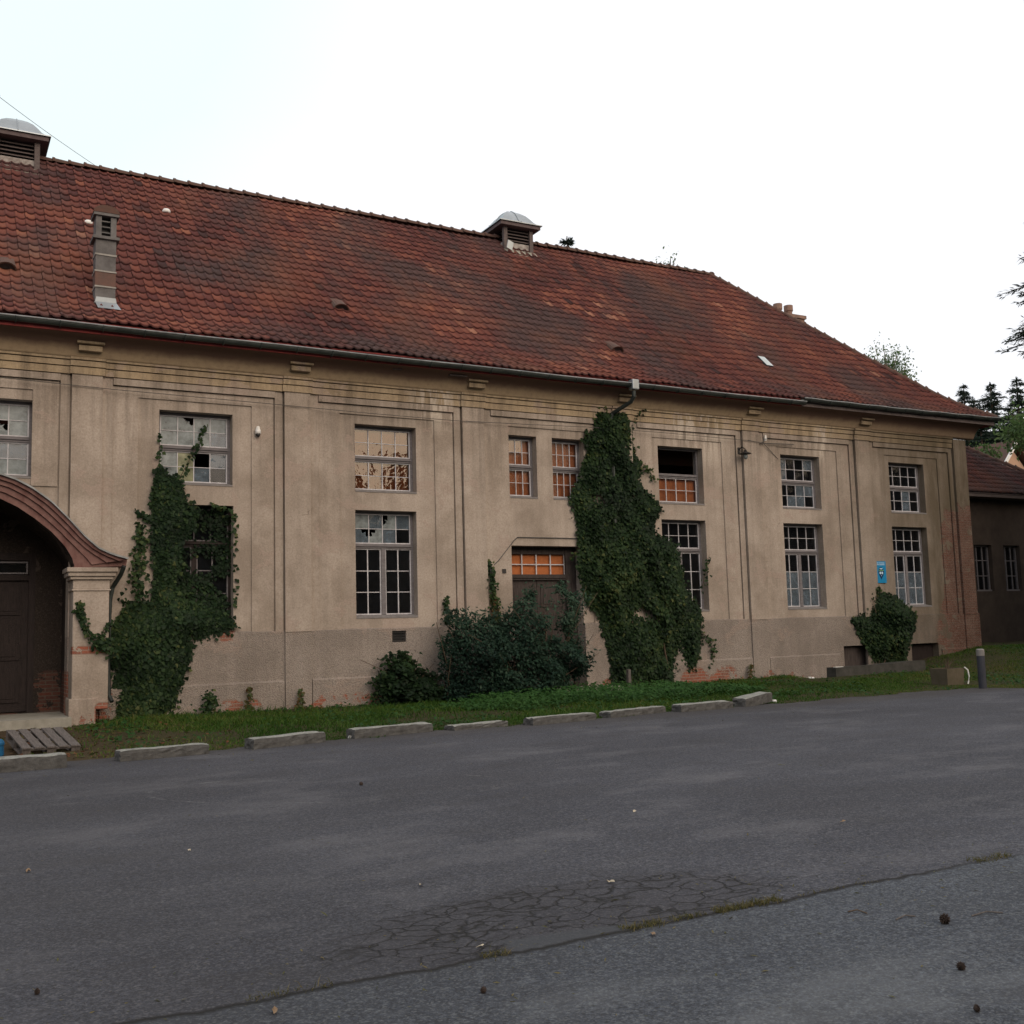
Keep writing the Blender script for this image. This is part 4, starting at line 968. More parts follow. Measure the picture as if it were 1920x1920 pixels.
for i in range(4):
    q0 = x0+.12+(x1-x0-.24)*i/4; q1 = x0+.12+(x1-x0-.24)*(i+1)/4
    b.box(q0+.02, q1-.02, yd-.01, yd+.02, 2.97, 3.0); b.box(q0+.02, q1-.02, yd-.01, yd+.02, 3.19, 3.22); b.box(q0+.02, q0+.05, yd-.01, yd+.02, 3.0, 3.19); b.box(q1-.05, q1-.02, yd-.01, yd+.02, 3.0, 3.19)
    g.add([(q0+.05, yd, 3.0), (q1-.05, yd, 3.0), (q1-.05, yd, 3.19), (q0+.05, yd, 3.19)], [(0, 1, 2, 3)])
b.build('fanlight_frame', M['framegrey'], pd); g.build('fanlight_glass', M['glass'], pd, fix=False)

# ------------------------------------------------------------------ annex
an = empty('annex_building', (33.5, 3, .6), 'low dark annex with hipped tiled roof behind the corner', 'building')
b = MB(); AH = [(33.0, 33.95, 2.48, 4.15), (34.62, 35.52, 2.48, 4.15)]
facade(b, 29.02, 38.2, -.2, 6.1, 3.0, .35, AH); b.box(37.85, 38.2, 3.35, 12, -.2, 6.1); b.box(29.02, 38.2, 11.7, 12, -.2, 6.1)
b.box(29.02, 38.2, 2.96, 3.02, -.2, 1.75)
b.build('wall', M['annexwall'], an, fix=False)
sl = .75; ex, ey, ez = 38.77, 2.42, 5.98; ry = 7.5; rz = ez+(ry-ey)*sl; rx = ex-(ry-ey)*.92
ta = TileSheet(); Ls = math.hypot(ry-ey, rz-ez)
def a_place(u, s, h): t = s/Ls; return (u, ey+(ry-ey)*t-h*sl/1.25, ez+(rz-ez)*t+h/1.25)
def a_clip(u, s): return (min(u, ex-(ex-rx)*min(1, s/Ls)), True)
_c3 = CUM[3]; CUM[3] = Ls
for r_ in range(int(Ls/EXPO)+1):
    sr = r_*EXPO; u = 29.05
    while u < ex-(ex-rx)*sr/Ls: ta.tile(a_place, u, sr, min(1, max(0, random.gauss(.14, .12))), a_clip); u += TW
CUM[3] = _c3
ar = mesh_np('roof', ta.V, ta.F, M['tile'], ta.T, an)
b = MB(); b.add([(29.02, ey, ez-.05), (ex, ey, ez-.05), (rx, ry, rz-.05), (29.02, ry, rz-.05), (ex, 2*ry-ey, ez-.05), (29.02, 2*ry-ey, ez-.05)], [(0, 1, 2, 3), (1, 4, 2), (4, 5, 3, 2)])
b.box(29.02, ex-.02, ey+.02, 3.0, ez-.16, ez-.06); b.build('eaves', M['darkwood'], an, fix=False)
b = MB(); caps((rx, ry, rz+.02), (ex, ey, ez+.05), .11); b.build('hip_tiles', M['ridge'], ar, fix=False)
for h in AH:
    b = MB(); b.box(h[0], h[0]+.06, 3.16, 3.24, h[2], h[3]); b.box(h[1]-.06, h[1], 3.16, 3.24, h[2], h[3]); b.box(h[0], h[1], 3.16, 3.24, h[3]-.06, h[3]+.01); b.box(h[0], h[1], 3.10, 3.24, h[2]-.02, h[2]+.06)
    for i in (1, 2): q = h[0]+(h[1]-h[0])*i/3; b.box(q-.02, q+.02, 3.17, 3.21, h[2], h[3])
    for i in (1, 2): q = h[2]+(h[3]-h[2])*i/3; b.box(h[0], h[1], 3.172, 3.208, q-.015, q+.015)
    wn_ = b.build('window', M['framegrey'], an); g = MB(); g.add([(h[0], 3.2, h[2]), (h[1], 3.2, h[2]), (h[1], 3.2, h[3]), (h[0], 3.2, h[3])], [(0, 1, 2, 3)]); g.build('glass_panes', M['glass'], wn_, fix=False)

# ------------------------------------------------------------------ things on the wall
o = empty('wall_sign', (24.8, -.02, 2.97), 'small blue sign with lettering and navy crest left of the last window', 'sign')
b = MB(); b.box(24.585, 25.015, -0.080, -0.067, 2.65, 3.29); b.build('sign_panel', M['signblue'], o)
b = MB()
for z0, ws in ((3.225, (.05, .22)), (3.175, (.07, .20))):
    x = 24.65
    for wd in ws:
        q = x
        while q < x+wd: b.box(q, q+.014, -0.084, -0.079, z0, z0+.028); q += .021
        x = q+.02
b.box(24.745, 24.86, -0.088, -0.084, 3.055, 3.085); b.build('lettering', M['signpale'], o)
b = MB(); b.extrude_y([(24.69, 2.98), (24.70, 3.03), (24.74, 3.10), (24.80, 3.115), (24.86, 3.10), (24.91, 3.03), (24.92, 2.98), (24.90, 2.90), (24.80, 2.755), (24.71, 2.90)], -0.084, -0.079)
b.build('crest', M['signnavy'], o); b = MB()
for q in range(7): b.box(24.705+.03*q, 24.727+.03*q, -0.088, -0.083, 3.005, 3.03)
b.build('crest_lettering', M['signgreen'], o)
b = MB()
for q in (24.765, 24.845): b.extrude_y([(q+.036*math.cos(t), 2.945+.042*math.sin(t)) for t in [2*math.pi*i/10 for i in range(10)]], -0.088, -0.083)
b.extrude_y([(24.805+.014*math.cos(t), 2.865+.014*math.sin(t)) for t in [2*math.pi*i/8 for i in range(8)]], -0.088, -0.083); b.build('crest_emblem', M['signpale'], o)
# wall lamp
lx, lz = 19.62, 6.20
o = empty('wall_lamp', (lx, 0, lz), 'old dark dish lamp on a bracket high on the wall', 'lamp')
b = MB(); b.box(lx-.06, lx+.02, -.08, -.03, lz+.02, lz+.2); b.tube([(lx-.02, -.06, lz+.14), (lx-.02, -.2, lz+.20), (lx, -.30, lz+.12), (lx, -.30, lz+.05)], .016, 6); b.build('bracket', M['black'], o)
b = MB(); b.lathe([(.035, .10), (.05, .05), (.16, .0), (.165, -.015), (.05, -.02)], (lx, -.30, lz), 14); b.build('lamp_shade', M['black'], o, smooth=True)
b = MB(); b.lathe([(.045, 0), (.06, -.05), (.055, -.11), (.02, -.14)], (lx, -.30, lz-.02), 10); b.build('bulb_glass', M['glassfrost'], o, smooth=True)
# small camera
o = empty('security_camera', (6.2, -.02, 5.93), 'small white dome camera on the wall beside an upper window', 'camera')
b = MB(); b.lathe([(.02, .13), (.035, .12), (.045, .06), (.06, .05), (.062, -.03), (.05, -.04)], (6.2, -.10, 5.95), 12); b.box(6.17, 6.23, -.06, .0, 6.0, 6.05); b.build('camera_housing', M['white'], o, smooth=True)
b = MB(); b.lathe([(.05, 0), (.045, -.04), (.02, -.065)], (6.2, -.10, 5.91), 12); b.build('camera_dome', M['black'], o, smooth=True)
# cable across the facade
cp = [(-9, 6.74), (1.18, 6.68), (3.24, 6.62), (6.55, 6.575), (8.5, 6.54), (10.83, 6.52), (13, 6.57), (14.57, 6.62), (17, 6.63), (19.8, 6.60), (20.45, 6.57)]
b = MB(); b.tube([(x, -.155, z) for x, z in cp], .0075, 5); b.tube([(20.40, -.12, 6.60), (20.75, -.06, 6.38), (21.05, -.035, 6.15)], .008, 5)
b.tube([(19.9, -.12, 6.62), (20.3, -.10, 6.56), (20.9, -.10, 6.58), (21.6, -.10, 6.60)], .014, 5)
tag(b.build('facade_cable', M['cable']), 'thin grey cable sagging along the facade under the cornice', 'cable')
b = MB(); b.box(20.52, 20.58, -.12, -.06, 6.64, 6.80); b.lathe([(.03, 0), (.045, .03), (.03, .06)], (20.55, -.11, 6.66), 8)
tag(b.build('cable_insulator', M['white']), 'small white insulator on the frieze above the lamp', 'insulator')
b = MB(); b.tube([(11.75, -.03, 3.02), (12.0, -.03, 3.22), (12.45, -.025, 3.72), (12.55, -.025, 3.80), (13.2, -.025, 3.80), (14.45, -.025, 3.80)], .012, 5)
tag(b.build('wall_conduit', M['cable']), 'grey conduit bending over the boarded doorway', 'conduit')
b = MB(); b.box(12.10, 12.20, -.05, -.01, 2.93, 3.03); b.box(11.72, 11.80, -.14, -.09, 2.92, 3.02)
tag(b.build('junction_box', M['black']), 'small black junction box left of the doorway', 'box')
# overhead wire with strain insulator
o = empty('overhead_wire', tuple(W(0, 178, 1.0)), 'thin overhead wire dropping behind the ridge from the upper left', 'wire')
A_, B_ = W(-60, 137, .6), W(196, 322, 7.0); b = MB(); b.tube([tuple(A_+(B_-A_)*t+np.array([0, 0, -.05*math.sin(math.pi*t)])) for t in np.linspace(0, 1, 12)], .006, 5); b.build('wire', M['cable'], o)
D_ = (B_-A_)/np.linalg.norm(B_-A_); q0, q1 = W(-8, 174, 1.0), W(6, 184, 1.3)
t0 = float((q0-A_)@D_); b = MB(); c0 = A_+D_*t0
b.tube([tuple(c0+D_*s_) for s_ in (0, .05, .28, .30)], .035, 8); b.tube([tuple(c0+D_*s_) for s_ in (.42, .46)], .022, 6); b.tube([tuple(c0+D_*s_) for s_ in (.72, .76)], .018, 6); b.build('insulator', M['black'], o)

# ------------------------------------------------------------------ things on the ground
stones = [((-28, 1452), (125, 1440), 'pale kerb stone in front of the wooden pallet'), ((225, 1429), (392, 1414), 'long low kerb stone sunk at its left end, right of the pallet'), ((476, 1406), (610, 1392), 'thick kerb stone lying fourth right from the pallet gap, before bare grass'),
          ((665, 1386), (812, 1372), 'longest kerb stone with a white scrap at its left end'), ((852, 1371), (952, 1361), 'short flat kerb stone sunk into the asphalt'), ((1000, 1361), (1118, 1350), 'straight mossy kerb stone below the doorway shrubs'),
          ((1145, 1347), (1249, 1336), 'kerb stone with chipped top below the big ivy'), ((1278, 1336), (1375, 1328), 'clean square pale kerb stone, last but one on the right'), ((1398, 1326), (1449, 1319), 'short tilted dark kerb stone at the right end of the row')]
stones[2] = (stones[2][0], stones[2][1], 'thick kerb stone between the sunken one and the longest one')
for i, (l_, r_, lab) in enumerate(stones):
    A_ = G(*l_); B_ = G(*r_); d = B_-A_; Ln = np.linalg.norm(d[:2]); ang = math.atan2(d[1], d[0]); rs = np.random.default_rng(40+i)
    h = [.17, .14, .155, .145, .09, .13, .115, .135, .155][i]; wd = .28; nl, nw, nh = 14, 5, 4
    grid = {}; vs = []; fs = []
    def vid(a, c, e):
        if (a, c, e) not in grid:
            x = Ln*a/nl; y = wd*c/nw; z = h*e/nh
            top = e == nh; edge_ = (a in (0, nl))+(c in (0, nw))
            ww = .014*lump(np.array([x*3+c]), np.array([y*6+i*3.]), 2.4, i)[0]
            z2 = z + (ww*.7-.005*edge_ if top else 0) - .0
            ins = .007 if (edge_ and top) else 0
            y2 = y + rs.normal(0, .004) + (ins if c == 0 else -ins if c == nw else 0); x2 = x + rs.normal(0, .006) + (ins if a == 0 else -ins if a == nl else 0)
            grid[(a, c, e)] = len(vs); vs.append((x2, y2, z2-.03*(e == 0)))
        return grid[(a, c, e)]
    for a in range(nl):
        for c in range(nw): fs.append((vid(a, c, nh), vid(a+1, c, nh), vid(a+1, c+1, nh), vid(a, c+1, nh)))
        for e in range(nh): fs.append((vid(a, 0, e), vid(a+1, 0, e), vid(a+1, 0, e+1), vid(a, 0, e+1))); fs.append((vid(a, nw, e+1), vid(a+1, nw, e+1), vid(a+1, nw, e), vid(a, nw, e)))
    for c in range(nw):
        for e in range(nh): fs.append((vid(0, c, e+1), vid(0, c+1, e+1), vid(0, c+1, e), vid(0, c, e))); fs.append((vid(nl, c, e), vid(nl, c+1, e), vid(nl, c+1, e+1), vid(nl, c, e+1)))
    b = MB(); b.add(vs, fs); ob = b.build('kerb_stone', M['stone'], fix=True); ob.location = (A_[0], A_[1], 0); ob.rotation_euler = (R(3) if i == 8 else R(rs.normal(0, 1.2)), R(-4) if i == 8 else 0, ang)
    tag(ob, lab, 'kerb stone', 'kerb stones along the grass edge')
# pallet leaning on a lip of earth
o = empty('wooden_pallet', (1.62, -4.9, .05), 'weathered grey wooden pallet lying before the porch step', 'pallet')
o.rotation_euler = (R(9), R(1), R(7))
pw, pd_ = .80, 1.2
def local(b_, name, mt):
    me_o = b_.build(name, mt); me_o.parent = o; me_o.location = (0, 0, 0); return me_o
for i in range(5):
    b = MB(); x = -.40+.166*i; b.box(x, x+.125, -pd_/2, pd_/2, .122+.004*random.random(), .144, jit=.003); local(b, 'slat', M['palletwood'])
for i in range(3):
    b = MB(); y = -.58+.52*i; b.box(-.40, .40, y, y+.10, .098, .121); local(b, 'cross_board', M['palletwood'])
for x in (-.40, -.06, .27):
    b = MB(); b.box(x, x+.12, -pd_/2, pd_/2, .0, .018)
    for y in (-.58, -.06, .46): b.box(x, x+.12, y, y+.13, .02, .097)
    local(b, 'bearer', M['palletwood'])
o = empty('blue_barrel', (.86, -5.45, 0), 'blue plastic drum standing left of the pallet', 'drum'); b = MB()
b.lathe([(.20, 0), (.21, .03), (.205, .16), (.215, .17), (.215, .20), (.19, .24), (.16, .25)], (.86, -5.45, .0), 20); b.build('drum_body', M['blue'], o, smooth=False)
# cellar light-well wall
b = MB(); y0 = -1.33
vs = []; fs = []
for i in range(13):
    t = i/12; x = 21.3+(24.75-21.3)*t; zt = .33+.07*t; zg = float(ground_z(x, y0))-.3
    vs += [(x, y0-.18, zg), (x, y0-.165, zt+.012*math.sin(9*t)), (x, y0+.165, zt+.01*math.sin(9*t+1)), (x, y0+.18, zg)]
for i in range(12): a = 4*i; fs += [(a, a+4, a+5, a+1), (a+1, a+5, a+6, a+2), (a+2, a+6, a+7, a+3)]
fs += [(0, 1, 2, 3), (51, 50, 49, 48)]; b.add(vs, fs)
tag(b.build('low_wall', M['darkconc']), 'low dark concrete wall before the cellar openings', 'low wall')
b = MB(); b.box(21.32, 21.62, -1.46, -1.38, .345, .36); tag(b.build('pale_board', M['white']), 'thin white strip lying on the low dark wall', 'board')
# planter, hose, bollard
px_, py_ = 21.15, -5.15; o = empty('stone_planter', (px_, py_, 0), 'square concrete planter with dry plant at the asphalt edge', 'planter')
b = MB(); b.add([(px_-.27, py_-.22, -.05), (px_+.27, py_-.22, -.05), (px_+.27, py_+.22, -.05), (px_-.27, py_+.22, -.05), (px_-.30, py_-.25, .40), (px_+.30, py_-.25, .40), (px_+.30, py_+.25, .40), (px_-.30, py_+.25, .40), (px_-.24, py_-.19, .40), (px_+.24, py_-.19, .40), (px_+.24, py_+.19, .40), (px_-.24, py_+.19, .40), (px_-.24, py_-.19, .33), (px_+.24, py_-.19, .33), (px_+.24, py_+.19, .33), (px_-.24, py_+.19, .33)],
      [(0, 1, 5, 4), (1, 2, 6, 5), (2, 3, 7, 6), (3, 0, 4, 7), (4, 5, 9, 8), (5, 6, 10, 9), (6, 7, 11, 10), (7, 4, 8, 11), (8, 9, 13, 12), (9, 10, 14, 13), (10, 11, 15, 14), (11, 8, 12, 15), (12, 13, 14, 15)]); b.build('planter_box', simple('mossy planter concrete', (.12, .10, .075), (.085, .075, .05), 5, .95, .1, .6), o)
b = MB()
for i in range(14): a = random.uniform(0, 6.28); rr_ = random.uniform(.1, .4); b.tube([(px_+random.uniform(-.15, .15), py_, .33), (px_+.5*rr_*math.cos(a), py_+.5*rr_*math.sin(a), .33+.3*random.random()), (px_+rr_*math.cos(a), py_+rr_*math.sin(a), .36+.35*random.random())], .008, 4, r2=.003)
b.build('dry_stems', M['twig'], o)
b = MB(); b.tube([(px_+.28, py_-.27, .42), (px_+.34, py_-.31, .35), (px_+.36, py_-.32, .2), (px_+.35, py_-.30, .08), (px_+.33, py_-.30, .03)], .016, 6); tag(b.build('white_hose', M['white']), 'short white hose hanging over the planter side', 'hose')
bx_, by_ = 20.85, -6.05; o = empty('bollard', (21.3, -5.75, 0), 'round slate grey bollard with pale cap beside the planter', 'bollard')
bx_, by_ = 21.55, -5.35
q = G(1843, 1291); bx_, by_ = q[0], q[1]; o.location = (bx_, by_, 0)
b = MB(); b.lathe([(.085, -.05), (.085, .72), (.075, .73)], (bx_, by_, 0), 14); b.build('post', M['slate'], o); b = MB(); b.lathe([(.088, .72), (.088, .85), (.06, .875)], (bx_, by_, 0), 14); b.build('cap', M['concrete'], o)
q = W(1180, 1293, -.9); b = MB(); b.box(q[0]-.04, q[0]+.04, -.94, -.86, 0, .55, jit=.008); tag(b.build('wooden_stake', M['palletwood']), 'short grey wooden stake in front of the big ivy', 'stake')
q = G(1192, 1297); b = MB(); b.lathe([(.035, 0), (.045, .1), (.043, .11), (.03, .1)], (q[0], q[1], .01), 10); tag(b.build('paper_cup', M['white']), 'small white cup standing in the grass beside the stake', 'cup')
q = G(663, 1384); b = MB(); b.box(q[0]-.07, q[0]+.05, q[1]-.05, q[1]+.05, .005, .035, jit=.012); tag(b.build('paper_scrap', M['white']), 'white scrap of paper at the tip of the longest kerb stone', 'litter')
for (px_, py_, s_, lab) in ((1452, 1317, .06, 'white pebble at the end of the tilted kerb stone'), (1521, 1276, .11, 'pale broken plaster lump in the grass by the low wall')):
    q = G(px_, py_); b = MB(); b.lathe([(s_*.7, 0), (s_, s_*.4), (s_*.6, s_*.9)], (q[0], q[1], 0), 7); b.v = [(x+random.gauss(0, s_*.12), y+random.gauss(0, s_*.12), z) for x, y, z in b.v]; tag(b.build('plaster_lump', M['white']), lab, 'rubble')
# cones, leaves, twigs on the asphalt
def cone(px_, py_, s_, lab):
    q = G(px_, py_, .02); b = MB(); V_ = []; F_ = []
    for i in range(46):
        t = (i+.5)/46; a = i*2.399; r_ = s_*.5*math.sin(math.pi*(.12+.82*t)); z = s_*.62*t; o_ = len(V_)
        dx, dy = math.cos(a), math.sin(a)
        V_ += [(dx*r_*.5-dy*s_*.11, dy*r_*.5+dx*s_*.11, z-.02*s_), (dx*r_*.5+dy*s_*.11, dy*r_*.5-dx*s_*.11, z-.02*s_), (dx*r_*1.12, dy*r_*1.12, z+s_*.10), (dx*r_*.7, dy*r_*.7, z+s_*.14)]
        F_ += [(o_, o_+1, o_+2), (o_, o_+2, o_+3), (o_+1, o_+3, o_+2)]
    b.add(V_, F_); b.lathe([(s_*.15, 0), (s_*.33, s_*.15), (s_*.33, s_*.35), (s_*.1, s_*.6)], (0, 0, 0), 8)
    ob = b.build('pine_cone', M['cone'], fix=False); ob.location = (q[0], q[1], .006+s_*.30); ob.rotation_euler = (R(88), 0, random.uniform(0, 6))
    tag(ob, lab, 'pine cone', 'pine cones scattered on the asphalt')
for a in ((1767, 1724, .066, 'largest dark pine cone, nearest the thin twig on the right'), (1802, 1810, .045, 'round dark pine cone near the lower right edge'), (1826, 1890, .036, 'small brown cone in the bottom right corner'), (910, 1856, .036, 'small cone on the near side of the long crack'), (677, 1470, .045, 'tiny black cone inside the chalk ring'), (75, 1857, .034, 'small brown cone near the left edge of the asphalt')): cone(*a)
def litter(px_, py_, s_, mt, lab):
    q = G(px_, py_, .01); b = MB(); n = 9; rs = random.Random(px_); pts = []
    for i in range(n): a = 2*math.pi*i/n; r_ = .62*s_*(.45+.25*rs.random())*(1+.5*abs(math.cos(a))); pts.append((r_*math.cos(a), .6*r_*math.sin(a), .006+rs.random()*s_*.35))
    b.add([(0, 0, .012)]+pts, [(0, i+1, (i+1) % n+1) for i in range(n)]); ob = b.build('fallen_leaf', mt, fix=False); ob.location = (q[0], q[1], .004); ob.rotation_euler = (0, 0, rs.uniform(0, 6))
    tag(ob, lab, 'leaf', 'fallen leaves on the asphalt')
for a in ((790, 1660, .05, M['paleleaf'], 'curled pale leaf left of the crazed patch'), (1145, 1655, .06, M['paleleaf'], 'bleached leaf at the upper edge of the crazed patch'), (515, 1897, .05, M['dryleaf'], 'brown leaf by the bottom edge below the crack'), (53, 1634, .06, M['dryleaf'], 'brown leaf at the left edge of the asphalt'), (1190, 1522, .05, M['paleleaf'], 'pale leaf alone in the middle of the asphalt'), (1225, 1752, .05, M['dryleaf'], 'orange brown leaf lying on the mossy crack'), (355, 1595, .04, M['paleleaf'], 'white flake left of the asphalt middle'), (900, 1776, .045, M['paleleaf'], 'pale leaf at the dark root of the crack network'), (1580, 1541, .05, M['dryleaf'], 'brown leaf on the far right asphalt')): litter(*a)
for (l_, r_, lab) in (((1680, 1727), (1716, 1721), 'short pale twig left of the largest pine cone'), ((1822, 1720), (1880, 1714), 'long pale twig right of the largest pine cone'), ((1590, 1712), (1626, 1715), 'dark curved twig beyond the crack')):
    A_, B_ = G(*l_), G(*r_); md = (A_+B_)/2+np.array([.02, .02, .015]); b = MB(); b.tube([tuple(A_+[0, 0, .008]), tuple(md), tuple(B_+[0, 0, .008])], .0038, 5)
    tag(b.build('twig', M['twig'] if 'dark' in lab else M['palletwood']), lab, 'twig', 'twigs on the asphalt')

# ------------------------------------------------------------------ ivy and shrubs
o = empty('ivy', (4.3, -.1, 0), 'dark ivy swallowing the lower left window beside the porch', 'ivy')
PA = pxpoly([(300, 872), (316, 893), (338, 893), (348, 922), (350, 945), (372, 950), (366, 985), (340, 1010), (336, 1060), (322, 1100), (345, 1128), (385, 1140), (420, 1150), (441, 1163), (439, 1175), (400, 1186), (369, 1199), (353, 1238), (344, 1262), (331, 1324), (312, 1337), (290, 1372), (237, 1374), (217, 1350), (214, 1266), (206, 1213), (219, 1170), (247, 1139), (266, 1130), (294, 1135), (296, 1079), (292, 969), (290, 916)], -.2)
climber('foliage', o, PA, 18000, .42, -.02, 21, gap=-.95, size=(.05, .11))
WL = [(4.2, 1.95), (5.68, 1.95), (5.68, 4.3), (4.2, 4.3)]
climber('foliage_in_reveal', o, WL, 1900, .04, .235, 23, gap=-.3, size=(.05, .11), toff=-.3)  # leaf tint lowered to paint the shade inside the opening
for i, pl_ in enumerate(([(392, 945), (415, 950), (437, 955), (440, 975)], [(436, 960), (441, 1000), (438, 1040), (443, 1090), (438, 1140)])): strand('hanging_fringe', o, [W(a, c_, -.03) for a, c_ in pl_], (30, 36)[i], .09, 0, 170+i)
b = MB()
lines = [[W(298, 900, -.05), W(299, 850, -.04), W(300, 815, -.03)], [W(335, 900, -.05), W(352, 868, .10), W(372, 830, .15), W(385, 797, .18)], [W(292, 980, -.05), W(272, 968, -.05), W(254, 957, -.04)], [W(258, 1135, -.05), W(260, 1060, -.05), W(264, 985, -.04)], [W(262, 1015, -.05), W(280, 1013, -.05)], [W(262, 1040, -.05), W(240, 1037, -.05)], [W(225, 1160, -.06), W(232, 1140, -.06), W(247, 1135, -.05), W(225, 1124, -.05)]]
stems('stems', o, [[tuple(q) for q in l_] for l_ in lines], .01)
for i, (n_, wd) in enumerate(((26, .10), (60, .11), (50, .13), (240, .22), (16, .06), (14, .05), (40, .10))):
    strand('runner', o, lines[i], n_, wd, 0, 60+i)
o = empty('pillar_vine', (2.9, -.75, 1.4), 'green vine forking across the porch pillar', 'vine')
lines = [[W(213, 1225, -.76), W(180, 1207, -.76), W(163, 1180, -.74), W(151, 1150, -.73), W(150, 1125, -.73)], [W(180, 1207, -.75), W(195, 1180, -.74), W(205, 1168, -.73)], [W(186, 1212, -.76), W(212, 1195, -.74)], [W(155, 1158, -.73), W(143, 1140, -.73)]]
stems('stems', o, [[tuple(q) for q in l_] for l_ in lines], .012)
for i, (n_, wd) in enumerate(((170, .13), (60, .10), (60, .10), (30, .08))): strand('runner', o, lines[i], n_, wd, 0, 80+i, size=(.05, .09))
o = empty('ivy', (16, -.1, 0), 'huge column of dark ivy climbing to the gutter right of the doorway', 'ivy')
PB = pxpoly([(1128, 752), (1153, 768), (1186, 762), (1196, 800), (1198, 840), (1212, 867), (1207, 900), (1232, 927), (1252, 950), (1237, 977), (1240, 1000), (1280, 1018), (1290, 1067), (1296, 1100), (1327, 1143), (1325, 1200), (1317, 1252), (1300, 1252), (1293, 1209), (1277, 1220), (1276, 1285), (1163, 1290), (1157, 1233), (1143, 1183), (1133, 1140), (1113, 1130), (1100, 1067), (1095, 967), (1083, 927), (1098, 900), (1107, 860), (1118, 840), (1104, 818), (1128, 800)], -.36)
climber('foliage', o, PB, 34000, .46, -.02, 31, gap=-1.15, size=(.05, .11))
stems('woody_stems', o, [[(15.75, -.10, 0), (15.7, -.14, 1.0), (15.8, -.16, 2.6)], [(16.9, -.12, 0), (16.7, -.18, .9), (16.5, -.2, 2.2)]], .03)
lines = [[W(1190, 790, -.1), W(1203, 768, -.1), W(1212, 760, -.08)], [W(1118, 842, -.1), W(1103, 820, -.08), W(1096, 806, -.06)], [W(1135, 770, -.1), W(1126, 757, -.08), W(1122, 748, -.06)], [W(1205, 870, -.1), W(1222, 890, -.08), W(1228, 905, -.08)], [W(1315, 1110, -.1), W(1325, 1060, -.08), W(1330, 1040, -.06)], [W(1310, 1180, -.1), W(1332, 1200, -.08), W(1336, 1230, -.08), W(1330, 1250, -.08)], [W(1098, 930, -.1), W(1085, 950, -.06), W(1090, 975, -.06)], [W(1100, 1040, -.1), W(1078, 1035, .0), W(1070, 1050, .05)]]
stems('stems', o, [[tuple(q) for q in l_] for l_ in lines], .01)
for i, l_ in enumerate(lines): strand('runner', o, l_, (30, 50, 26, 40, 34, 44, 30, 30)[i], .14, 0, 100+i)
o = empty('ivy_strand', (11.9, -.1, 1.6), 'narrow upright ivy strand turning red left of the doorway', 'ivy')
l1 = [W(932, 1185, -.1), W(926, 1120, -.1), W(919, 1060, -.09), W(917, 1048, -.09)]
strand('green_leaves', o, l1, 210, .15, 0, 131); strand('red_leaves', o, [W(930, 1180, -.1), W(925, 1120, -.1)], 130, .13, 0, 132, 'ivyred'); stems('stems', o, [[tuple(q) for q in l1]], .012)
o = empty('ivy_strand', (10.6, -.1, 1.6), 'short pale ivy strand above the left end of the shrubs', 'ivy'); l1 = [W(838, 1170, -.1), W(836, 1140, -.1), W(837, 1118, -.09)]
strand('green_leaves', o, l1, 80, .13, 0, 133); stems('stems', o, [[tuple(q) for q in l1]], .01)

def shrub(name, label, poly_px, y, depth, n, seed, size=(.08, .15), mat='shrub', shape='long', gap=-.7, base=None):
    o = empty(name, (0, y, 0), label, 'shrub'); poly = pxpoly(poly_px, y); c = np.array(poly).mean(0); o.location = (c[0], y, 0)
    r = np.random.default_rng(seed); pl = np.array(poly); lo, hi = pl.min(0)-.1, pl.max(0)+.1
    Xs, Ys, Zs = [], [], []
    tot = 0
    while tot < n:
        x = r.uniform(lo[0], hi[0], n); z = r.uniform(lo[1], hi[1], n); k_ = in_poly(x+r.normal(0, .11, n)+.10*lump(x, z, 6., seed+40), z+r.normal(0, .10, n)+.12*lump(x, z, 7., seed+41), poly) & (lump(x, z, 4.5, seed) > gap+r.normal(0, .2, n))
        x, z = x[k_], z[k_]; d = np.clip(edge_dist(x, z, poly)*1.5+.1, .1, depth); yy = y-d*np.where(r.random(len(x)) < .7, r.uniform(.35, 1, len(x)), r.uniform(-.8, .35, len(x)))*(.75+.3*lump(x, z, 4, seed+3))
        Xs.append(x); Ys.append(yy); Zs.append(z); tot += len(x)
    X, Y, Z = [np.concatenate(q)[:n] for q in (Xs, Ys, Zs)]; Y = np.minimum(Y, -.1)
    # leaves in sprays of five
    N = np.stack([r.normal(0, .5, n), r.normal(-.5, .4, n), np.ones(n)*.8+r.normal(0, .4, n)], 1); T = np.stack([r.normal(0, .8, n), r.normal(-.5, .5, n), r.normal(-.45, .35, n)], 1)
    V, F, tt = leaf_arrays(np.stack([X, Y, Z], 1), N, T, r.uniform(*size, n), .36+.2*lump(X, Z, 3, seed+8)+r.normal(0, .15, n)+.10*(Z-c[1]), shape)
    mesh_np('foliage', V, F, M[mat], tt, o)
    b = MB()
    for i in range(14):
        x = c[0]+r.normal(0, .25)*(hi[0]-lo[0]); e = (x+r.normal(0, .5), y-r.uniform(-.2, .6)*depth, lo[1]+r.uniform(.5, .95)*(hi[1]-lo[1]))
        b.tube([(c[0]+.5*(x-c[0]), y, 0), ((c[0]+x)/2+r.normal(0, .1), y-.1, e[2]*.5), e], .018, 5, r2=.006)
    b.build('branches', M['twig'], o)
    return o
shrub('shrub', 'low dark creeper clump on the plinth below the vent', [(722, 1235), (735, 1228), (765, 1240), (778, 1262), (800, 1266), (835, 1268), (855, 1300), (850, 1330), (780, 1330), (728, 1325), (716, 1300)], -.35, .5, 4200, 201, (.07, .12), 'ivy', 'ivy')
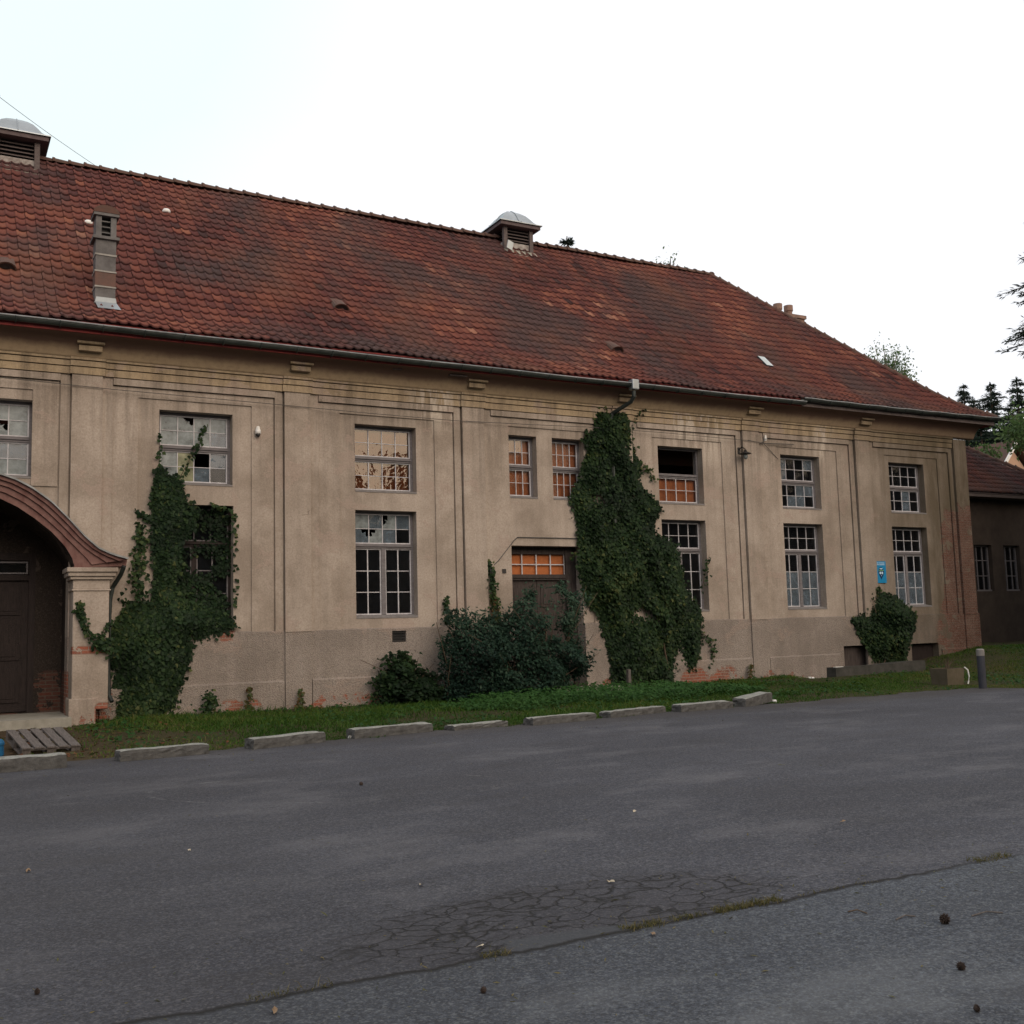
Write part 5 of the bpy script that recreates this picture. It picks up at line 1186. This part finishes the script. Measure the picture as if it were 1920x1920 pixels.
shrub('shrub', 'rounded pale topped shrub left of the doorway', [(830, 1165), (838, 1150), (853, 1147), (884, 1156), (920, 1160), (945, 1175), (955, 1230), (962, 1310), (900, 1322), (838, 1318), (828, 1250)], -.75, .8, 8600, 202, (.06, .12), gap=-.35)
shrub('shrub', 'tall dark elder shrub growing in front of the doorway', [(943, 1160), (962, 1138), (972, 1114), (1001, 1106), (1030, 1089), (1064, 1096), (1080, 1124), (1078, 1160), (1072, 1200), (1090, 1225), (1102, 1250), (1085, 1268), (1040, 1280), (1000, 1314), (945, 1316), (938, 1220)], -.95, .9, 7600, 203, (.06, .13), gap=-.25)
shrub('shrub', 'dark leafy clump filling the gap before the doorstep', [(925, 1215), (950, 1195), (985, 1185), (1020, 1200), (1045, 1225), (1062, 1262), (1040, 1288), (1005, 1318), (945, 1322), (920, 1290)], -1.25, .6, 5200, 204, (.06, .12), gap=-.6)
o = empty('ivy_bush', (24.6, -.2, .6), 'heart shaped dark ivy bush below the blue sign', 'ivy')
PD = pxpoly([(1601, 1159), (1627, 1152), (1640, 1122), (1645, 1104), (1656, 1112), (1683, 1118), (1703, 1140), (1721, 1148), (1714, 1184), (1704, 1210), (1700, 1237), (1668, 1241), (1640, 1236), (1623, 1203), (1609, 1175)], -.15)
climber('foliage', o, PD, 9500, .6, -.05, 51, gap=-.9, size=(.05, .11))
ln = [[W(1645, 1108, -.1), W(1642, 1100, -.1)], [W(1653, 1112, -.1), W(1647, 1097, -.08)]]; [strand('runner', o, l_, 12, .06, 0, 140+i) for i, l_ in enumerate(ln)]
stems('stems', o, [[(24.4, -.15, .3), (24.5, -.2, 1.2), (24.3, -.15, 2.2)], [(24.6, -.15, .3), (25.1, -.3, 1.3), (25.5, -.2, 1.8)]], .02)
# small weeds along the foot of the wall
for i, (px_, t_, b_, n_, lab) in enumerate(((388, 1298, 1345, 80, 'dark bushy weed nearest the big left ivy at the wall foot'), (463, 1288, 1338, 40, 'thin upright weed midway along the roughcast plinth'), (560, 1292, 1332, 34, 'thin dry weed right of the plinth step'), (700, 1270, 1325, 60, 'leafy weed just left of the creeper clump'), (1404, 1245, 1280, 34, 'thin dark weed on the peeling plinth right of the big ivy'))):
    A_ = W(px_, b_, -.25); B_ = W(px_+4, t_, -.2); A_[2] = float(ground_z(A_[0], -.25))
    o = empty('weed', tuple(A_), lab, 'weed', 'weeds at the foot of the wall'); l1 = [A_, (A_+B_)/2+np.array([.03, 0, 0]), B_]
    strand('leaves', o, l1, n_*2, .26 if i in (0, 3) else .10, 0, 150+i, 'ivy' if i in (0, 3) else 'ivyred', (.04, .09)); stems('stems', o, [[tuple(q) for q in l1]], .01)

# ------------------------------------------------------------------ grass
def blades(name, pts, hgt, wid, mat, tint, lean=.5):
    n = len(pts); r = np.random.default_rng(len(pts)); a = r.uniform(0, 2*np.pi, n); d = np.stack([np.cos(a), np.sin(a), np.zeros(n)], 1); l_ = r.normal(0, lean, (n, 2))
    tip = pts+np.stack([l_[:, 0]*hgt, l_[:, 1]*hgt, hgt*r.uniform(.7, 1.0, n)], 1); mid = pts+np.stack([l_[:, 0]*hgt*.3, l_[:, 1]*hgt*.3, hgt*.55], 1)
    w_ = wid[:, None]*d*.5
    V = np.stack([pts-w_, pts+w_, mid+w_*.8, mid-w_*.8, tip], 1).reshape(-1, 3); o_ = np.arange(n)*5
    F = np.concatenate([np.stack([o_, o_+1, o_+2], 1), np.stack([o_, o_+2, o_+3], 1), np.stack([o_+3, o_+2, o_+4], 1)], 0)
    return mesh_np(name, V, F, M[mat], np.tile(np.clip(tint, 0, 1), 3))
n = 150000; x = rng.uniform(-4, 36, n*2); y = rng.uniform(-7.2, -.05, n*2)
le = np.array([lot_edge(q) for q in x]); dens = np.clip((lump(x, y, 1.2, 3)+.9)*1.0, .15, 1)
dens = dens*np.where(x < 4.3, np.clip((x-1.9)/2.4, .04, 1)**1.3, 1)*np.clip((y-le)/.35+.55, 0, 1)*np.where((x > 20.9) & (x < 24.7) & (y > -1.5), 0, 1)*np.where((x < 2.5) & (y > -1.1), 0, 1)
dens = dens*np.where((x > 12.2) & (x < 15.1) & (y > -.8), 0, 1)
k_ = (y > le-.05+.09*lump(x, y, 3., 44)) & (rng.random(n*2) < dens); x, y = x[k_], y[k_]
z = ground_z(x, y)-.01; near = np.clip((y+6.8)/3, 0, 1)
hg = (rng.gamma(4, .017, len(x))+.03)*(.75+.4*np.clip(lump(x, y, 1.8, 12), -1, 1))*(.7+.5*near); hg = np.where(x > 17, hg*.62, hg)*.8
ti = .40+.2*lump(x, y, .9, 17)+rng.normal(0, .17, len(x))+np.where(x > 17, .22, 0)+np.where(x < 4.2, .2, 0)
tag(blades('grass', np.stack([x, y, z], 1), hg, rng.uniform(.010, .02, len(x)), 'grass', ti), kind='stuff')
# lush nettles in front of the doorway
n = 9000; x = rng.uniform(9.2, 17.6, n*3); y = rng.uniform(-4.6, -.9, n*3); k_ = (((x-13.2)/3.9)**2+((y+2.6)/1.7)**2+.35*lump(x, y, 2, 4) < 1); x, y = x[k_][:n], y[k_][:n]; n = len(x)
zz = ground_z(x, y)+rng.uniform(.03, .30, n)*np.clip(1.1-((x-13.2)/4.4)**2, .25, 1)
V, F, tt = leaf_arrays(np.stack([x, y, zz], 1), np.stack([rng.normal(0, .4, n), rng.normal(-.3, .4, n), np.ones(n)], 1), rng.normal(0, 1, (n, 3)), rng.uniform(.06, .12, n), .5+.25*lump(x, y, 3, 6)+rng.normal(0, .2, n), 'long')
tag(mesh_np('nettles', V, F, M['weed'], tt), kind='stuff')
n = 9000; x = rng.uniform(2.5, 30, n); y = rng.uniform(-7, -.2, n); le = np.array([lot_edge(q) for q in x]); k_ = (y > le+.02) & (lump(x, y, 2.4, 71) > .15) & ~((x > 21) & (x < 24.8) & (y > -1.5)) & ~((x > 12.2) & (x < 15.1) & (y > -.8)); x, y = x[k_], y[k_]; n = len(x)
V, F, tt = leaf_arrays(np.stack([x, y, ground_z(x, y)+rng.uniform(.02, .09, n)], 1), np.stack([rng.normal(0, .4, n), rng.normal(-.2, .4, n), np.ones(n)], 1), rng.normal(0, 1, (n, 3)), rng.uniform(.04, .08, n), .55*rng.random(n), 'ivy')
tag(mesh_np('low_weeds', V, F, M['weed'], tt), kind='stuff')
# leaf litter on the bare earth by the porch
n = 900; x = rng.uniform(1.2, 5.0, n); y = rng.uniform(-6.6, -.3, n); k_ = (rng.random(n) < np.clip((5.-x)/3, .1, 1)) & ~((x < 2.5) & (y > -1.1)); x, y = x[k_], y[k_]; n = len(x)
V, F, tt = leaf_arrays(np.stack([x, y, ground_z(x, y)+.02], 1), np.stack([rng.normal(0, .3, n), rng.normal(0, .3, n), np.ones(n)], 1), rng.normal(0, 1, (n, 3)), rng.uniform(.04, .09, n), rng.random(n), 'ivy')
tag(mesh_np('leaf_litter', V, F, M['ivyred'], tt), kind='stuff')
# grit, needles and leaf crumbs, thickest along the crack and the grass edge
n = 2600; x = rng.uniform(.2, 16, n); y = np.where(rng.random(n) < .45, -17.5+rng.normal(0, .5, n), np.where(rng.random(n) < .5, -7.2-np.abs(rng.normal(0, .8, n)), rng.uniform(-20, -7.2, n)))
k_ = y < np.array([lot_edge(q) for q in x])-.03; x, y = x[k_], y[k_]; n = len(x)
V, F, tt = leaf_arrays(np.stack([x, y, np.full(n, .008)], 1), np.stack([rng.normal(0, .3, n), rng.normal(0, .3, n), np.ones(n)], 1), rng.normal(0, 1, (n, 3)), rng.gamma(2.2, .008, n)+.006, rng.random(n), 'spray')
tag(mesh_np('grit', V, F, M['moss'], tt), kind='stuff')
# tufts in the long crack
P_ = []
for (xa, xb, n, sp) in ((3.28, 3.55, 240, .03), (3.9, 4.38, 620, .026), (2.45, 2.6, 110, .03), (1.3, 1.7, 90, .02), (6.05, 6.4, 200, .035), (4.5, 5.2, 40, .015), (3.6, 3.85, 120, .02)):
    xx = rng.uniform(xa, xb, n); P_.append(np.stack([xx, -17.60+rng.normal(0, sp, n)+np.where(xx < 2, (2-xx)*.07, 0), np.full(n, .004)], 1))
P_ = np.concatenate(P_)
tag(blades('crack_grass', P_, rng.gamma(3, .005, len(P_))+.005, rng.uniform(.003, .006, len(P_)), 'moss', rng.random(len(P_)), .9), kind='stuff')

# ------------------------------------------------------------------ trees
def conifer(label, base, H, rad, seed, mat='farneedle', crown0=.12, dens=1.0, group=None, droop=.35, sz=None):
    o = empty('conifer', tuple(base), label, 'tree', group); r = np.random.default_rng(seed)
    b = MB(); b.tube([(base[0], base[1], base[2]-.5), (base[0], base[1], base[2]+H*.5), (base[0], base[1], base[2]+H)], H*.018+.05, 7, r2=.03); b.build('trunk', M['bark'], o)
    Ps, Ns, Ts, Ss = [], [], [], []; sz = sz or .34; br = MB()
    lay = int(H*2.6)
    for i in range(lay):
        t = crown0+(1-crown0)*(i+r.uniform(0, .8))/lay
        if t > .995: continue
        L_ = rad*(1-t)**.85*r.uniform(.75, 1.12)+.15*H*.05
        nb = int(r.integers(6, 11))
        for q in range(nb):
            a = r.uniform(0, 2*np.pi); l2 = L_*r.uniform(.6, 1.1); d = np.array([math.cos(a), math.sin(a), 0]); z0 = base[2]+H*t; k_ = max(4, int(l2/(sz*.20)*dens))
            s_ = (np.arange(k_)+r.uniform(0, 1, k_))/k_
            px = np.array([base[0], base[1], z0])+d*(s_*l2)[:, None]; px[:, 2] += l2*(.10*s_-droop*s_**2*.9)+.14*l2*s_**4
            if l2 > sz*2: br.tube([(base[0], base[1], z0), tuple(px[k_//2]), tuple(px[-1])], .02+.006*l2, 4, r2=.01)
            for sd_ in (-1, 1, 0):
                perp = np.array([-d[1], d[0], 0])*sd_
                Ps.append(px+r.normal(0, sz*.12, px.shape)); T_ = d[None]*.75+perp[None]*.8+np.array([0, 0, -.35 if sd_ == 0 else -.22])[None]+r.normal(0, .22, px.shape); Ts.append(T_)
                Ns.append(np.array([0, 0, 1.])[None]+r.normal(0, .45, px.shape)); Ss.append(sz*r.uniform(.6, 1.25, k_)*(1.15-.5*s_))
    Ps.append(np.array([[base[0], base[1], base[2]+H*.985]]*6)); Ts.append(np.array([[0, 0, 1.]]*6)+r.normal(0, .4, (6, 3))); Ns.append(r.normal(0, 1, (6, 3))); Ss.append(np.full(6, sz*.8))
    P_, N_, T_, S_ = [np.concatenate(q) for q in (Ps, Ns, Ts, Ss)]
    V, F, tt = leaf_arrays(P_, N_, T_, S_, .5+r.normal(0, .25, len(P_))+.2*lump(P_[:, 0], P_[:, 2], 1.2, seed), 'spray')
    mesh_np('crown', V, F, M[mat], tt, o)
    if br.f: br.build('branches', M['bark'], o, fix=False)
    return o
def from_top(px_, py_, d_, H, **kw):
    t = DIST(px_, py_, d_); base = (t[0], t[1], t[2]-H); return base
conifer('broad dark spruce nearest the eave corner', from_top(1806, 722, 95, 15), 15, 6.4, 301, group='spruces on the hill behind the eave')
conifer('small low spruce between the two leftmost spruces', from_top(1826, 748, 96, 12), 12, 5.0, 305, group='spruces on the hill behind the eave')
conifer('pointed spruce second from the eave corner', from_top(1856, 716, 90, 15.5), 15.5, 7.2, 302, group='spruces on the hill behind the eave')
conifer('tall narrow spruce at the right edge of the sky', from_top(1905, 706, 86, 17), 17, 5.4, 303, group='spruces on the hill behind the eave')
conifer('spruce tip showing over the ridge right of the ventilator', from_top(1063, 443, 60, 22), 22, 5.6, 311, sz=.34, droop=.05)
_t = DIST(2046, 600, 42); conifer('big spruce reaching in from the right frame edge', (_t[0], _t[1], .5), 19.5, 5.8, 321, mat='needle', crown0=.565, dens=1.1, droop=.42, sz=.34)
conifer('tall spruce standing right of the annex outside the frame edge', (34.8, -4.6, .2), 17, 5.0, 341, mat='needle', crown0=.08, sz=.5, group='spruces right of the lot')
conifer('second spruce nearer the lot right of the frame edge', (33.4, -9.4, 0), 15, 4.6, 342, mat='needle', crown0=.08, sz=.5, group='spruces right of the lot')
conifer('spruce close to the annex end outside the frame', (39.6, -1.2, .5), 17, 5.0, 343, mat='needle', crown0=.08, sz=.5, group='spruces right of the lot')
# dark lower conifers that close the view below the eave
for i, (px_, py_, d_, H) in enumerate(((1838, 790, 78, 13), (1872, 785, 80, 13), (1815, 800, 76, 12), (1905, 790, 82, 13), (1890, 765, 90, 14))):
    conifer(('dark spruce low behind the annex hip', 'dark spruce left of the pink house roof', 'dark spruce tucked under the eave corner', 'dark spruce behind the pink house', 'dense spruce between the tall ones')[i], from_top(px_, py_, d_, H), H, 4.2, 330+i, mat='needle', group='dark spruces behind the annex')
def broadleaf(label, base, H, crown_c, crown_r, n, seed, leaf=.22, bark='bark', name='broadleaf_tree', gap=-.3, mat='leafgreen', limbs=16):
    o = empty(name, tuple(base), label, 'tree'); r = np.random.default_rng(seed); b = MB(); base = np.array(base, float); cc = np.array(crown_c, float); cr = np.array(crown_r, float)
    b.tube([tuple(base+[0, 0, -.5]), tuple((base+cc)/2+r.normal(0, .1, 3)), tuple(cc+[0, 0, cr[2]*.5])], .02*H+.03, 7, r2=.03); ends = []
    for i in range(limbs):
        d = r.normal(0, 1, 3); d[2] = abs(d[2])*.8+.1; d /= np.linalg.norm(d); s0 = (base+cc)/2*(1-.4)+cc*.4; s0 = s0+(cc-s0)*r.uniform(0, 1); e = cc+d*cr*r.uniform(.75, 1.1); b.tube([tuple(s0), tuple((s0+e)/2+[0, 0, .15*H*.1]), tuple(e)], .01*H*.5+.02, 5, r2=.012); ends.append((s0, e))
    b.build('trunk', M[bark], o); P_ = []
    for s0, e in ends:
        k_ = n//limbs; t = r.uniform(.35, 1.05, k_); q = s0+(e-s0)*t[:, None]+r.normal(0, 1, (k_, 3))*cr*.17; P_.append(q)
    P_ = np.concatenate(P_); P_ = P_[lump(P_[:, 0], P_[:, 2], 2.5/cr[0], seed) > gap+r.normal(0, .3, len(P_))]; m_ = len(P_)
    V, F, tt = leaf_arrays(P_, r.normal(0, 1, (m_, 3))+[0, 0, .5], r.normal(0, .6, (m_, 3))+[0, 0, -.8], leaf*r.uniform(.6, 1.2, m_), .5+.25*lump(P_[:, 0], P_[:, 2], 3/cr[0], seed+2)+r.normal(0, .2, m_), 'card')
    mesh_np('crown', V, F, M[mat], tt, o); return o
t = DIST(1668, 690, 60); broadleaf('airy birch showing above the hip slope of the roof', (t[0], t[1], 4), 13, tuple(t+[0, 0, -.9]), (1.35, 1.35, 2.2), 3200, 401, .16, 'birchbark', 'birch_tree', -.2)
t = DIST(1250, 505, 62); broadleaf('leafy treetop peeping over the ridge left of its end', (t[0], t[1], 4), 18, tuple(t+[0, 0, -.15]), (.85, .85, 1.0), 1300, 402, .2, gap=-.1)
t = DIST(1905, 800, 62); broadleaf('light green leafy tree beside the pink house', (t[0]+.6, t[1], 3), 9, tuple(t+[1.0, 0, -.3]), (1.5, 1.5, 2.0), 2600, 403, .26)
t = DIST(1845, 838, 60); broadleaf('small yellow green treetop above the annex hip', (t[0], t[1], 4), 7, tuple(t+[0, 0, -.6]), (.8, .8, 1.0), 700, 404, .22)
# pink house
hq = DIST(1893, 832, 70); o = empty('pink_house', (hq[0], hq[1], hq[2]-7), 'distant pink house with white verge and small gable', 'house')
X0, Y0, ZA = hq[0], hq[1], hq[2]; b = MB(); b.extrude_y([(X0-2.0, ZA-9), (X0+2.4, ZA-9), (X0+2.4, ZA-2.6), (X0+.1, ZA-.25), (X0-2.0, ZA-2.6)], Y0, Y0+7); b.build('wall', M['pink'], o)
b = MB(); b.extrude_y([(X0-2.5, ZA-2.95), (X0+.1, ZA), (X0+2.9, ZA-2.95), (X0+2.9, ZA-2.75), (X0+.1, ZA+.2), (X0-2.5, ZA-2.75)], Y0-.4, Y0+7.3); b.build('roof', M['ridge'], o)
b = MB(); b.extrude_y([(X0-2.55, ZA-3.05), (X0+.1, ZA-.02), (X0+.1, ZA+.24), (X0-2.55, ZA-2.72)], Y0-.5, Y0-.41); b.build('verge_board', M['white'], o)
b = MB(); b.box(X0+.2, X0+1.0, Y0-.04, Y0+.02, ZA-2.6, ZA-1.6); b.build('window', M['black'], o)
# wooded slope across the lot, behind the photographer: only seen in the window glass
Vs, Fs, Ts = [], [], []; off = 0
for i in range(420):
    a = rng.uniform(-1.9, 1.5); d_ = rng.uniform(60, 92); x = 20+d_*math.sin(a); y = -20-d_*math.cos(a)*.9; H = rng.uniform(14.5, 19.5); zb = (d_-60)*.06; n = 150
    t = rng.uniform(.05, 1, n); an_ = rng.uniform(0, 6.28, n); rd = H*.2*(1-t)*rng.uniform(.5, 1.1, n)+.2
    P_ = np.stack([x+rd*np.cos(an_), y+rd*np.sin(an_), zb+H*t], 1); V, F, tt = leaf_arrays(P_, np.stack([np.cos(an_), np.sin(an_), .6*np.ones(n)], 1), np.stack([np.cos(an_)*.4, np.sin(an_)*.4, -np.ones(n)], 1), np.full(n, H*.2), rng.random(n), 'card')
    Vs.append(V); Fs.append(F+off); Ts.append(tt); off += len(V)
tag(mesh_np('far_wood', np.concatenate(Vs), np.concatenate(Fs), M['needle'], np.concatenate(Ts)), kind='stuff')
